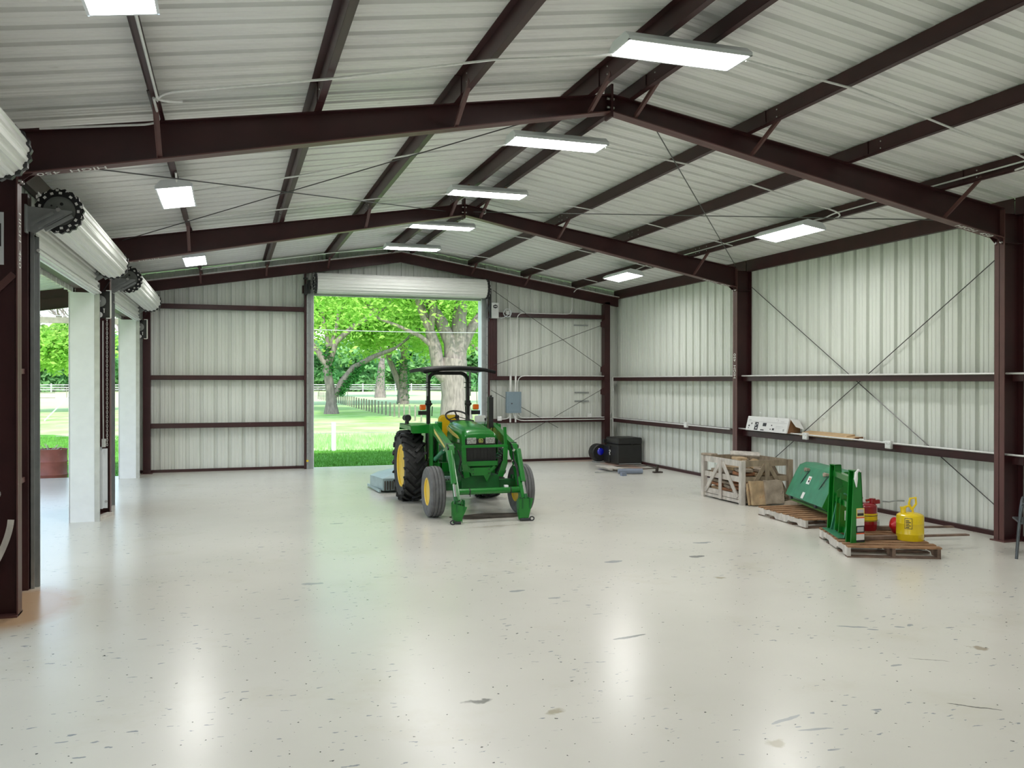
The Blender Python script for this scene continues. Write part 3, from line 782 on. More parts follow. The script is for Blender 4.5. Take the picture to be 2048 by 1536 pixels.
for i, y in ((1, -3.45), (2, 2.65), (3, 8.5)):
    n = ['behind the camera', 'cut by the top edge of the photo', 'over the nearest left roll door', 'smallest, towards the back wall'][i]
    lamp(-4.53, y, 4.29, 'y', -atan2(.16, 1), f'white fluorescent lamp along the left slope, {n}')
    n = ['behind the camera', 'just outside the photo', 'over the middle bay', 'smallest, in the far corner bay'][i]
    lamp(4.24, y, 4.33, 'y', atan2(.16, 1), f'white fluorescent lamp along the right slope, {n}')

# ------------------------------------------------------------------ conduits and brace rods
def cond(pts, label, r=.011, mat='galv_light', name='electrical_conduit', cat='conduit', group='electrical conduits', clips=()):
    m = MB(); m.tube(pts, r, 8)
    o = m.build(name, mat, smooth=True); tag(o, label, cat, group); return o
def arc(p, c, q, n=5):
    p, c, q = Vector(p), Vector(c), Vector(q); return [tuple(p*(1-t)**2 + c*2*t*(1-t) + q*t*t) for t in [i/n for i in range(n+1)]]
zp = lambda x: zt(x) - .02
for i, y in enumerate((-1.72, 1.33)):
    nm = ('nearest', 'second')[i]
    # along the slope from the left purlin line up to the ridge lamp
    cond([(-4.5, y-.25+1.1 if i == 0 else y+1.9, zp(4.5)-.03)] + arc((-4.5, y+.95 if i == 0 else y+1.75, zp(4.5)-.02), (-4.47, y+.75 if i == 0 else y+1.6, zp(4.4)-.02), (-4.3, y+.72 if i == 0 else y+1.55, zp(4.3)-.02)) + [(-3.14, y+.6 if i == 0 else y+1.2, zp(3.14)-.02), (-1.75, y+.3 if i == 0 else y+.5, zp(1.75)-.02), (-.71, y+.1, zp(.9)-.06)],
         f'bent grey conduit from the left purlin up to the {nm} ridge lamp')
    cond([(.52, y-.1, zp(.5)-.10), (1.75, y-.05, zp(1.75)-.01), (3.14, y+.1, zp(3.14)-.01)] + arc((4.1, y+.2, zp(4.1)-.01), (4.45, y+.25, zp(4.45)), (4.5, y+.6, zp(4.5)+.02)),
         f'grey conduit down the right slope from the {nm} ridge lamp')
for i, y in enumerate((4.33, 7.36, 10.15)):
    nm = ('third', 'fourth', 'farthest')[i]
    cond([(-4.5, y+.5, zp(4.5)-.02), (-3.14, y+.35, zp(3.14)-.02), (-1.75, y+.2, zp(1.75)-.02), (-.71, y, zp(.9)-.06)], f'thin conduit from the left purlin to the {nm} ridge lamp', .009)
    cond([(.52, y, zp(.5)-.10), (1.75, y+.05, zp(1.75)-.01), (3.14, y+.1, zp(3.14)-.01), (4.45, y+.2, zp(4.45))], f'thin conduit down the right slope from the {nm} ridge lamp', .009)
cond([(-4.49, -12, zp(4.5)-.02), (-4.49, -.95, zp(4.5)-.02)] + arc((-4.49, -.85, zp(4.5)-.02), (-4.47, -.7, zp(4.5)), (-4.3, -.72, zp(4.3)-.02)), 'grey conduit along the lowest left purlin, running under the lamp at the top edge')
cond([(-4.52, -.85, zp(4.5)-.02), (-4.52, -.35, zp(4.5)-.02)] + arc((-4.52, -.25, zp(4.5)-.02), (-4.53, -.12, zp(4.5)-.02), (-4.65, -.12, zp(4.6)-.03)) + [(-5.5, -.12, zp(5.5)-.0)], 'grey conduit bent along the top of the nearest rafter, left end')
cond([(-4.5, 1.9, zp(4.5)-.0), (-4.5, 2.1, 4.33)], 'short conduit drop into the lamp over the nearest left roll door', .012)
zc = zt(4.55)+.09
cond([(4.535, -6, zc), (4.535, 1.75, zc)] + arc((4.535, 1.8, zc), (4.5, 1.95, zc), (4.45, 2.05, zc-.05)) + [(4.25, 2.1, 4.43)], 'bright conduit along the lowest right purlin, bending down to the lamp in the middle bay')
cond([(4.25, 3.25, 4.42), (4.4, 3.4, zc-.02)] + [(4.535, 3.5, zc), (4.535, 8.0, zc), (4.3, 8.05, 4.43)], 'bright conduit on the lowest right purlin between its two lamps')
cond([(5.62, -6, 2.165), (5.62, 6.02, 2.165)], 'bright conduit lying on the middle girt of the right wall, near part', .013)
cond([(5.60, -6, 1.105), (5.60, 6.2, 1.135)], 'bright conduit lying on the low girt of the right wall, near part', .013)
cond([(5.62, 6.15, 2.165), (5.62, 12.05, 2.165)], 'bright conduit lying on the middle girt of the right wall, back part', .011)
cond([(5.60, 6.4, 1.10), (5.60, 12.0, 1.10)], 'bright conduit lying on the low girt of the right wall, back part', .013)
YW = YE+.05
cond([(2.74, YW+.15, 4.45), (2.80, YW, 3.6), (2.82, YW, 1.82)], 'straight conduit rising from the breaker panel to the gable', .010)
cond([(2.93, YW, 1.80), (2.95, YW, 2.1), (2.97, YW, 3.55)] + arc((2.97, YW, 3.6), (2.97, YW, 3.78), (3.15, YW, 3.78)) + arc((4.3, YW, 3.78), (4.47, YW, 3.78), (4.47, YW, 3.95)) + arc((4.47, YW, 4.2), (4.47, YW, 4.42), (4.62, YW-.3, 4.46)), 'long conduit from the breaker panel up, along the high girt and over to the roof', .011)
cond([(2.99, YW, 1.80)] + arc((2.99, YW, 2.0), (2.99, YW, 2.19), (3.18, YW, 2.19)) + arc((5.35, YW, 2.19), (5.57, YW-.02, 2.19), (5.57, YW-.02, 2.0)) + arc((5.57, YW-.02, 1.3), (5.57, YW-.02, 1.12), (5.37, YW-.02, 1.12)) + [(3.3, YW-.02, 1.13)] + arc((3.2, YW-.02, 1.13), (3.0, YW-.02, 1.13), (2.98, YW-.02, 1.26)), 'conduit looping from the breaker panel along the middle girt, down at the corner and back', .011)
cond([(5.61, YW-.03, 2.17), (5.61, YW-.03, .1)], 'vertical conduit in the right back corner', .011)
cond([(2.86, YW-.02, 1.26)] + arc((2.88, YW-.02, 1.2), (2.92, YW-.02, 1.07), (3.15, YW-.02, 1.06)) + [(5.6, YW-.04, 1.07)], 'lower conduit from the breaker panel along the low girt', .011)
cond([(2.76, YW-.02, 1.26)] + arc((2.76, YW-.02, 1.18), (2.75, YW-.02, 1.10), (2.56, YW-.02, 1.10)), 'short bent conduit from the breaker panel to the outlet box', .011)

p = thing('breaker_panel', 'grey electrical breaker panel on the back wall right of the tractor', 'electrical panel', (2.865, YW, 1.256))
MB().box(2.672, 3.057, YW-.09, YW+.02, 1.256, 1.79).build('cabinet', 'panel_grey', p, bevel=.006)
MB().box(2.72, 3.01, YW-.10, YW-.09, 1.29, 1.75).build('door', 'panel_grey', p, bevel=.003)
MB().box(2.785, 2.815, YW-.11, YW-.10, 1.48, 1.51).build('latch', 'ink', p)
for q, (x, z0, z1) in enumerate(((2.79, 1.79, 2.2), (2.93, 1.79, 2.2), (2.79, 1.02, 1.25), (2.93, 1.02, 1.25))):
    m = MB(); m.box(x-.02, x+.02, YW-.01, YW, z0, z1); m.build('strut', 'galv_light', p)
def outlet(x, y, z, face, label):
    o = thing('outlet_box', label, 'outlet', (x, y, z), 'outlet boxes')
    if face == 'y': MB().box(x-.055, x+.055, y-.05, y, z-.055, z+.055).build('box', 'galv_light', o, bevel=.008)
    else: MB().box(x-.05, x, y-.06, y+.06, z-.06, z+.06).build('box', 'galv_light', o, bevel=.008)
    m = MB()
    for a in (-1, 1):
        for b in (-1, 1):
            if face == 'y': m.cyl((x+a*.02, y-.05, z+b*.022), (x+a*.02, y-.056, z+b*.022), .015, 12)
            else: m.cyl((x-.05, y+a*.026, z+b*.026), (x-.056, y+a*.026, z+b*.026), .019, 12)
    m.each('socket', 'white_plastic', o)
outlet(2.5, YW-.0, 1.12, 'y', 'square outlet box on the back wall left of the breaker panel')
outlet(5.60, 4.0, 1.11, 'x', 'round-cornered outlet box on the low right girt beside the flattened cardboard')
outlet(5.60, 2.02, 1.10, 'x', 'outlet box on the low right girt, nearest one, right of the cardboard')
outlet(5.60, 8.1, 1.105, 'x', 'outlet box on the low right girt in the back bay, right of the black cabinet')
outlet(4.95, YW-.01, 1.17, 'y', 'small fitting on the low girt of the back wall near the corner')
for i, (x, z) in enumerate(((4.62, 3.52), (4.64, 1.76), (4.64, 1.535))):
    m = MB(); m.box(x, x+.40, YB-.03, YB-.006, z-.018, z+.018)
    for q in range(6): m.box(x+.03+q*.065, x+.06+q*.065, YB-.034, YB-.03, z-.008, z+.008)
    tag(m.build('slotted_strut', 'galv'), f'slotted metal strut strip on the back wall, {("highest of three", "middle of three", "lowest of three")[i]}', 'wall strut', 'slotted strips on the back wall')
o = thing('door_opener', 'white electric opener box beside the top right of the back opening', 'door opener', (2.32, YB-.45, 3.61))
MB().box(2.235, 2.415, YB-.5, YB-.37, 3.615, 4.0).build('housing', 'plastic_grey', o, bevel=.008)
MB().prism([(2.27, 3.93), (2.325, 3.955), (2.38, 3.93), (2.38, 3.88), (2.325, 3.855), (2.27, 3.88)], 'y', YB-.506, YB-.50).box(2.29, 2.36, YB-.509, YB-.506, 3.90, 3.91).build('badge', ['ink'], o)
MB().box(2.29, 2.36, YB-.512, YB-.509, 3.899, 3.912).build('badge_stripe', 'label_white', o)
m = MB(); m.tube([(2.17+.02*sin(q*1.7), YB-.5, 4.3-q*.07) for q in range(12)], .014, 6); m.build('drive_chain', 'ink', o)
MB().box(2.20, 2.235, YB-.46, YB-.4, 3.62, 4.35).build('chain_guard', 'black', o)
m = MB(); m.tube([(2.70+.10*cos(a/20*2*pi), YW-.03-.012*(a % 3), 3.77+.10*sin(a/20*2*pi)) for a in range(61)] + [(2.62, YW-.03, 3.66), (2.52, YW-.03, 3.62)], .010, 6)
tag(m.build('coiled_cable', 'white_trim'), 'coil of white cable hung on the high girt beside the opener box', 'cable')
MB_ = MB(); MB_.box(2.66, 2.74, YW-.06, YW-.0, 3.73, 3.82); tag(MB_.build('junction_box', 'plastic_grey'), 'small grey junction box inside the coil of white cable', 'junction box')

def rod(a, b, label, r=.007):
    o = MB().tube([a, b], r, 6).build('brace_rod', 'steel_rod'); tag(o, label, 'brace rod', 'brace rods'); return o
XW = 5.80
rod((XW, .15, 3.80), (XW, 5.2, .62), 'thin steel rod crossing the right wall, high at the near column')
rod((XW, 5.95, 3.90), (XW, .2, .33), 'thin steel rod crossing the right wall, low at the near column')
rod((.55, .1, zb(.55)+.12), (5.5, 6.0, zt(5.5)-.03), 'thin steel rod under the right roof slope, from the near ridge to the middle column')
rod((.15, 6.0, zb(.2)+.1), (5.35, .1, zb(5.3)+.2), 'thin steel rod under the right roof slope, from the middle ridge to the near column')
rod((-.5, .1, zb(.5)+.1), (-5.5, 6.0, zt(5.5)-.05), 'thin steel rod under the left roof slope, from the near ridge outwards')
rod((-.35, 6.0, zb(.3)+.1), (-5.5, .1, zb(5.4)+.1), 'thin steel rod under the left roof slope, from the middle ridge outwards')
rod((2.33, YW-.02, 4.33), (5.36, YW+.0, 2.38), 'thin rod on the back wall from the coil down to the corner column')
rod((2.35, YW-.02, 2.45), (5.34, YW, 3.53), 'thin rod on the back wall rising to the top corner gusset')
rod((2.3, YW+.04, 1.83), (4.1, YW+.04, .86), 'thin rod on the back wall dropping behind the breaker panel')
rod((2.7, YW+.04, .45), (5.34, YW+.04, 1.85), 'thin rod on the back wall rising from behind the loader')
for p_, l in (((.33, 5.95, zb(.3)+.12), 'ring eye of a brace rod at the middle ridge'),):
    m = MB(); c = Vector(p_); m.tube([(c.x+.035*cos(a/12*2*pi), c.y, c.z+.035*sin(a/12*2*pi)) for a in range(13)], .009, 6)
    tag(m.build('eye_nut', 'galv_light'), l, 'eye nut')

# pale notice sheet on the web of the near left column and the little fitting below it
o = MB().box(-6.0, -5.80, -.014, -.006, 3.08, 3.54).build('notice_board', 'white_trim'); tag(o, 'pale printed notice on the near left column, cut by the photo edge', 'sign')
o2 = MB().box(-5.86, -5.82, -.018, -.014, 3.24, 3.44).build('picture', 'ink', o)
m = MB(); m.cyl((-5.87, -.03, 1.07), (-5.87, -.006, 1.07), .045, 14); tag(m.build('cable_gland', 'galv_light'), 'round metal fitting on the near left column at waist height', 'fitting')
# curved pale trim strip leaning on the near left column
m = MB(); P = []
for i in range(13):
    t = i/12; P.append((-5.70-.02-.26*t**1.6, -.14-.05*t, .86-.62*t))
for a, b in zip(P, P[1:]): m.bar(a, b, .05, .006, up=(0, 1, 0))
tag(m.build('trim_strip', 'wood_pale'), 'curved pale strip leaning against the foot of the near left column', 'trim strip')
m = MB(); m.bar((-5.98, -.02, 2.72), (-5.72, -.02, 3.0), .06, .012, up=(0, 1, 0)); tag(m.build('column_bracket', 'maroon_flange'), 'slanted maroon bracket bar on the near left column at door height', 'bracket')
for i, z in enumerate((1.07, 2.13)):
    m = MB(); m.box(-6.03, -5.83, .08, .95, z-.0, z+.05); tag(m.build('girt_stub', 'maroon_flange'), f'short {("low", "head-high")[i]} girt between the near left column and the door guide', 'girt', 'short girts')

# ------------------------------------------------------------------ lean-to roof outside the left wall
lz = lambda x: 4.28 + .16*(x+6.1)
m = MB(); pts = profile(YF, YB+.1)
for (a, da), (b, db) in zip(pts, pts[1:]): m.add([(-6.12, a, lz(-6.12)+da), (-6.12, b, lz(-6.12)+db), (-10.3, b, lz(-10.3)+db), (-10.3, a, lz(-10.3)+da)], [(0, 1, 2, 3)])
o = m.build('porch_roof', 'roof_sheet'); tag(o, 'ribbed white sheet roof of the porch outside the left doors', 'porch roof'); o.modifiers.new('t', 'SOLIDIFY').thickness = .004
for i, x in enumerate((-7.0, -8.3, -9.6)):
    m = MB(); zsec(m, x, lz(x)-.2, YF, YB, 1, .195, .06)
    tag(m.build('porch_purlin', 'lean_brown'), f'brown purlin under the porch roof, {("nearest to the wall", "middle", "outermost")[i]}', 'purlin', 'porch purlins')
for y, n in ((YB-.1, 'at the far end'), (BAY, 'in the middle'), (0, 'near the camera')):
    m = MB(); x0, x1 = -6.14, -10.25
    m.prism([(x0, lz(x0)-.205), (x1, lz(x1)-.205), (x1, lz(x1)-.45), (x0, lz(x0)-.45)], 'y', y-.005, y+.005); m.prism([(x0, lz(x0)-.44), (x1, lz(x1)-.44), (x1, lz(x1)-.452), (x0, lz(x0)-.452)], 'y', y-.08, y)
    tag(m.build('porch_rafter', 'maroon'), f'maroon sloping rafter of the porch outside the left doors, {n}', 'rafter', 'porch rafters')
    if y > 10: m = MB(); m.prism([(x0, lz(x0)-.01), (x1, lz(x1)-.01), (x1, lz(x1)-.21), (x0, lz(x0)-.21)], 'y', y+.06, y+.07); tag(m.build('porch_end_trim', 'maroon'), 'dark maroon trim closing the far end of the porch roof', 'trim')
    m = MB(); m.box(-10.25, -10.1, y-.075, y+.075, -.1, lz(-10.2)-.45); tag(m.build('porch_post', 'maroon'), f'maroon porch post {n}', 'post', 'porch posts')

# ------------------------------------------------------------------ ground outside
GZ = -.24
m = MB(); m.box(-500, 500, 12.35, 700, GZ-.3, GZ); m.box(-500, -10.2, -200, 12.35, GZ-.3, GZ); m.box(-10.2, -6.2, 11.72, 12.35, GZ-.3, GZ); m.box(6.3, 500, -200, 12.35, GZ-.3, GZ); m.box(-10.2, 6.3, -200, -13, GZ-.3, GZ)
tag(struct(m.build('ground', 'grass_ground', origin=(0, 0, 0))))
m = MB(); m.prism([(-40, 36), (-11, 31.9), (-3.4, 20.6), (12, 16.9), (12, 12.36), (-6.2, 12.36), (-6.2, 11.73), (-40, 11.73)], 'z', GZ-.02, GZ+.015)  # dark grass patch; behind the shop it is painted out to the building's shadow edge
o = struct(m.build('shaded_lawn', 'shaded_lawn', origin=(0, 0, 0)))

# short grass blades behind the shop, building's shade put into their dark green (nobody could count them)
def blades(n, xr, yr, hh, mat, name, label, seed, keep=lambda x, y: True):
    rnd = random.Random(seed); m = MB(); V = []; F = []
    for i in range(n):
        x = rnd.uniform(*xr); y = rnd.uniform(*yr)
        if not keep(x, y): continue
        a = rnd.uniform(0, 2*pi); h = rnd.uniform(.5, 1)*hh; w = hh*.09; dx, dy = cos(a)*w, sin(a)*w; lx, ly = rnd.uniform(-.4, .4)*h, rnd.uniform(-.4, .4)*h
        k = len(V); V += [(x-dx, y-dy, GZ+.01), (x+dx, y+dy, GZ+.01), (x+lx, y+ly, GZ+.01+h)]; F.append((k, k+1, k+2))
    m.v = V; m.f = F; m.m = [0]*len(F)
    o = m.build(name, mat); return tag(o, label, 'grass', kind='stuff')
blades(26000, (-3.4, 6), (12.45, 20.0), .09, 'shaded_lawn', 'short_grass', 'short grass just outside the back opening, shade put into its dark green', 3)
blades(16000, (-13.5, -6.3), (11.9, 30), .11, 'shaded_lawn', 'short_grass', 'short dark green grass seen through the left roll doors', 5)
blades(9000, (-5, 16), (20, 27), .26, 'leaf_pale', 'tall_grass', 'pale tall meadow grass along the wire fence behind the shop', 4, lambda x, y: y > 20.2+max(0, -x)*.2)

# ------------------------------------------------------------------ trees
def branchy(m, p, d, L, r, depth, rnd, tips, spread=.7, up=.12):
    """grow a bent limb and its forks; collect tips for leaves"""
    P = [p]; q = Vector(p); dd = Vector(d).normalized(); seg = 4; R = [r]
    for i in range(seg):
        dd = (dd + Vector((rnd.uniform(-.22, .22), rnd.uniform(-.22, .22), rnd.uniform(-.12, .12)+up*.5))).normalized()
        q = q + dd*L/seg; P.append(tuple(q)); R.append(r*(1-.45*(i+1)/seg))
        if depth <= 1: tips.append((tuple(q), L))
    m.tube(P, R, 7 if depth > 1 else 5)
    if depth > 0:
        for k in range(3 if depth > 1 else 3):
            a = rnd.uniform(0, 2*pi); s = dd.orthogonal().normalized(); s = Matrix.Rotation(a, 3, dd) @ s
            nd_ = (dd + s*spread*rnd.uniform(.6, 1.3)).normalized(); st = P[-1] if k else P[-2]
            branchy(m, st, nd_, L*rnd.uniform(.6, .85), R[-1]*.85, depth-1, rnd, tips, spread, up)
    else: tips.append((tuple(q), L))
def leafmesh(tips, n, size, rad, rnd, zmin=-9, flat=.6):
    m = MB(); V = []; F = []
    for i in range(n):
        (x, y, z), L = tips[rnd.randrange(len(tips))]
        r = rad*rnd.random()**.5; a = rnd.uniform(0, 2*pi); e = rnd.uniform(-1, 1)
        c = Vector((x+r*cos(a)*sqrt(1-e*e), y+r*sin(a)*sqrt(1-e*e), z+r*e*flat))
        if c.z < zmin: continue
        u = Vector((rnd.uniform(-1, 1), rnd.uniform(-1, 1), rnd.uniform(-.7, .5))).normalized(); w = u.orthogonal().normalized(); w = Matrix.Rotation(rnd.uniform(0, pi), 3, u) @ w
        s = size*rnd.uniform(.6, 1.3); k = len(V)
        V += [tuple(c-u*s), tuple(c+w*s*.42), tuple(c+u*s), tuple(c-w*s*.42)]; F.append((k, k+1, k+2, k+3))
    m.v = V; m.f = F; m.m = [0]*len(F); return m
def tree(name, label, base, limbs, n, size, rad, seed, leaf='leaf_bright', group=None, zmin=2.4, ivy=None, depth=3, droop=2.6, bush=False, zmax=99):
    """limbs: list of (points, radii, end_length or 0)"""
    rnd = random.Random(seed); t = thing(name, label, 'tree', (base[0], base[1], GZ), group)
    tips = []; m = MB()
    for pts, rr, L in limbs:
        pts = [(base[0]+a, base[1]+b, GZ+c) for a, b, c in pts]; m.tube(pts, rr, 12)
        if L:
            d = Vector(pts[-1])-Vector(pts[-2])
            for k in range(3):
                dd = (d.normalized()+Vector((rnd.uniform(-.7, .7), rnd.uniform(-.7, .7), rnd.uniform(-.1, .5)))).normalized()
                branchy(m, pts[-1], dd, L, rr[-1]*.8, depth-1, rnd, tips)
    m.build('trunk', 'bark', t, smooth=True)
    tips += [((p[0]+rnd.uniform(-1.2, 1.2), p[1]+rnd.uniform(-1, 1), p[2]-rnd.uniform(.6, droop)), L_) for p, L_ in tips]
    if bush: tips = [((base[0]+rnd.gauss(0, 2.6), base[1]+rnd.gauss(0, 2), rnd.uniform(.6, 10)), 1) for _ in range(70)]
    tips = [(p, L_) for p, L_ in tips if p[2] < zmax-rad*.4] or tips
    leafmesh(tips, n, size, rad, rnd, zmin).build('foliage', leaf, t)
    if ivy:
        iv = []; 
        for a, b, r_ in ivy:
            a = Vector(a); b = Vector(b)
            for k in range(14): p = a.lerp(b, k/13); iv.append(((base[0]+p.x, base[1]+p.y, GZ+p.z), 1))
        leafmesh(iv, 2200, .13, ivy[0][2], rnd, GZ).build('ivy', 'leaf_ivy', t)
    return t
tree('pecan_tree', 'big pale-barked forked pecan tree rising behind the tractor canopy', (8.9, 41),
     [([(0, 0, 0), (-.1, 0, 1.5), (-.2, 0, 2.8), (-.1, 0, 3.6)], [1.0, .78, .82, .75], 0),
      ([(-.25, 0, 2.2), (-1.1, -.1, 2.9), (-1.3, 0, 4.3), (-1.6, 0, 5.2)], [.5, .42, .38, .3], 3.0),
      ([(-.1, 0, 3.3), (-.35, 0, 4.6), (-.9, .1, 5.8), (-1.5, .2, 6.8)], [.62, .42, .36, .28], 3.2),
      ([(0, 0, 3.3), (.15, 0, 4.8), (.2, 0, 6.2), (.5, .2, 7.6)], [.6, .5, .42, .32], 3.4),
      ([(.3, 0, 4.2), (.9, 0, 5.4), (1.5, .1, 6.2), (2.6, .2, 6.9)], [.35, .3, .26, .2], 3.0),
      ([(-1.3, 0, 4.2), (-2.2, -.2, 4.9), (-3.4, -.4, 5.4), (-4.8, -.6, 5.9)], [.16, .13, .10, .08], 2.6)], 40000, .155, 1.5, 11, zmin=2.9)
tree('pecan_tree', 'leaning two-stemmed tree with ivy, left behind the shop', (2.8, 52),
     [([(0, 0, 0), (-.02, 0, .8), (-.05, 0, 1.6), (-.3, 0, 3.0), (-.2, 0, 4.4)], [.55, .36, .33, .30, .2], 3.4),
      ([(.2, 0, 1.2), (.7, 0, 2.2), (1.5, 0, 3.2), (2.9, -.2, 4.0), (4.4, -.3, 4.6)], [.22, .24, .22, .17, .12], 3.2),
      ([(-.25, 0, 3.2), (.3, -.2, 5.0), (1.6, -.3, 6.2), (2.8, -.4, 6.9)], [.22, .2, .18, .15], 3.0),
      ([(-.3, 0, 3.4), (-1.3, 0, 4.8), (-2.9, .3, 5.8)], [.25, .2, .16], 3.2)], 56000, .18, 1.8, 12, zmin=3.1,
     ivy=[((.5, 0, 1.4), (2.2, 0, 3.6), .45), ((-.2, 0, 2.8), (-.2, 0, 4.6), .4)])
tree('pecan_tree', 'ivy-wrapped tree standing in the field, seen between the leaning tree and the tractor', (12.3, 75),
     [([(0, 0, 0), (-.05, 0, 1.5), (0, 0, 3.0), (.1, 0, 4.6)], [.62, .5, .42, .35], 4.6),
      ([(-.1, 0, 1.0), (-.7, 0, 2.8), (-1.4, 0, 4.4)], [.35, .3, .24], 4.4)], 34000, .28, 2.6, 13, zmin=3.4,
     ivy=[((.0, 0, .1), (.1, 0, 4.4), .62), ((0, 0, .1), (.05, 0, 4.2), .6)])
tree('pecan_tree', 'small far tree with ivy in the middle of the field', (15.4, 107), [([(0, 0, 0), (0, 0, 2.2), (.2, 0, 4.5)], [.8, .6, .45], 5.5)], 18000, .45, 3.2, 14, 'leaf_pale', zmin=3.0, ivy=[((0, 0, .2), (0, 0, 3.8), .75)])
tree('pecan_tree', 'wide bright tree in the field right of the forked trunk', (24, 70), [([(0, 0, 0), (0, 0, 2.2), (.2, 0, 4.0)], [.6, .5, .4], 5.0), ([(0, 0, 2), (-2, 0, 3.6), (-4.5, 0, 4.8)], [.3, .25, .2], 4.4)], 26000, .36, 2.8, 15, zmin=1.6)
tree('pecan_tree', 'tall leafy tree at the left edge of the back opening', (-1.5, 66), [([(0, 0, 0), (.1, 0, 2.5), (.2, 0, 5.0)], [.6, .5, .4], 5.2), ([(0, 0, 2.6), (1.6, 0, 4.6), (3.5, 0, 6.0)], [.3, .25, .2], 4.4)], 34000, .28, 2.8, 16, zmin=2.9)
tree('pecan_tree', 'low-limbed bright tree seen through the nearest left roll door', (-24.5, 60), [([(0, 0, 0), (.1, 0, 2.5), (.2, 0, 4.0)], [.5, .4, .3], 1.6), ([(0, 0, 2.4), (2.6, 0, 3.9), (5.5, 0, 4.6)], [.25, .18, .12], 2.2)], 11000, .22, 1.2, 17, zmin=1.6, zmax=5.6)
tree('pecan_tree', 'bright tree seen through the farther left roll door', (-14.5, 62), [([(0, 0, 0), (.1, 0, 2.5), (.2, 0, 4.0)], [.5, .4, .3], 2.4)], 7000, .24, 1.4, 18, zmin=1.6, zmax=6)
# wood at the far edge of the field: three kinds, repeated
protos = []
for q in range(3):
    protos.append(tree('woodland_tree', 'x', (0, 0), [([(0, 0, 0), (.2, 0, 4), (0, 0, 7)], [.4, .35, .25], 5.5)], 5200, .85, 2.6, 30+q, 'leaf_far', 'trees at the far edge of the field', zmin=0, depth=2, bush=True))
rnd = random.Random(9); k = 0
spots = []
for i in range(34):
    az = -23 + i*1.55; R_ = 205 + rnd.uniform(-18, 25)
    spots.append((R_*sin(radians(az))-4, R_*cos(radians(az))-8, rnd.uniform(.85, 1.25)))
def wlabel(x, y):
    az = math.degrees(atan2(x+3.9, y+8.5)) - 18.2262; px = 1024+1714.9*math.tan(radians(az))
    if px < 60: return 'dense green tree of the far wood, hidden behind the left wall'
    if px < 620: return 'dense green tree of the far wood, seen through the left roll doors'
    if px < 990: return 'dense green tree of the far wood, seen through the back opening behind the rail fence'
    return 'dense green tree of the far wood, hidden behind the back wall'
for i, (x, y, sc) in enumerate(spots):
    o = protos[i] if i < 3 else copy_tree(protos[i % 3])
    o.location = (x, y, GZ); o.rotation_euler = (0, 0, i*1.3); o.scale = (sc, sc, sc); o['label'] = wlabel(x, y)

# ------------------------------------------------------------------ fences and wires outside
n = 0
m0 = MB().cyl((0, 0, 0), (0, 0, .90), .055, 8); p0 = m0.build('fence_post', 'post_wood', origin=(0, 0, 0))
y = 38.5; first = True
while y < 100:
    o = p0 if first else p0.copy()
    if not first: COL.objects.link(o)
    first = False
    o.location = (6.35+.35*sin(y*.09), y, GZ); o.scale = (1, 1, 1+.03*sin(y*3))
    tag(o, 'grey wooden post in the long close-set row crossing the pasture', 'fence post', 'grey posts of the pasture fence'); y += 1.45 if y < 60 else 1.8
o = MB().box(-.76, -.63, 19.85, 19.98, GZ, .70).build('fence_post', 'post_white'); tag(o, 'single white square post at the edge of the dark grass', 'fence post')
for z in (.66, .35):
    o = MB().tube([(-9, 20.9, z), (-.70, 19.9, z), (5, 19.4, z+.0), (14, 18.6, z)], .008, 5).build('fence_wire', 'rail_white'); tag(o, f'thin pale {"upper" if z > .5 else "lower"} wire strung from the white post', 'wire', 'fence wires')
o = MB().tube([(-14+i*2.5, 30+i*.0, 4.9-.62*(1-((i-7)/7)**2)) for i in range(15)], .016, 5).build('overhead_cable', 'rail_white'); tag(o, 'overhead cable crossing in front of the trees behind the shop', 'cable')
o = MB().box(-13.5, -6.6, 24, 24.12, 4.02, 4.22).build('overhead_beam', 'post_wood'); tag(o, 'pale horizontal beam crossing outside the left doors', 'beam')
for x in (-13.4, -6.4):
    o = MB().box(x-.06, x+.06, 24, 24.12, GZ, 4.02).build('beam_post', 'post_wood'); tag(o, f'pale post holding the horizontal beam, {"left" if x < -10 else "right"} end', 'post', 'beam posts')
# thin wire fence in mid field
f = thing('wire_fence', 'low wire fence with thin stakes crossing the middle of the field', 'fence', (10, 118, GZ))
m = MB()
for z in (.9, 1.25): m.box(-45, 75, 118, 118.04, GZ+z, GZ+z+.03)
m.build('wires', 'post_wood', f)
for i in range(30):
    x = -45+i*4.1; MB().box(x, x+.08, 117.95, 118.05, GZ, GZ+1.35).build('stake', 'post_wood', f)
# far rail fence
f = thing('rail_fence', 'white and grey rail fence along the far side of the field', 'fence', (10, 170, GZ))
m = MB()
for z in (.5, .95, 1.4): m.box(-90, 110, 170, 170.1, GZ+z, GZ+z+.16)
m.build('rails', 'rail_white', f)
for i in range(60):
    x = -90+i*3.4; MB().box(x, x+.22, 169.9, 170.15, GZ, GZ+1.75).build('rail_post', 'rail_white', f)
# field hurdle and stakes seen through the left door
f = thing('field_hurdle', 'grey pipe hurdle standing in the field outside the nearest left door', 'hurdle', (-24, 90, GZ))
m = MB(); m.box(-24.5, -21, 90, 90.08, .75, .85); m.box(-24.2, -24.1, 90, 90.08, GZ, .8); m.box(-22.6, -22.5, 90, 90.08, GZ, .8); m.box(-24.5, -21, 90, 90.08, .25, .32); m.build('pipes', 'post_wood', f)
o = MB().tube([(-13.9, 46, -.2), (-14.0, 60, 1.9)], .04, 6).build('guy_wire', 'post_white'); tag(o, 'white slanting guy wire in the field outside the nearest left door', 'guy wire')

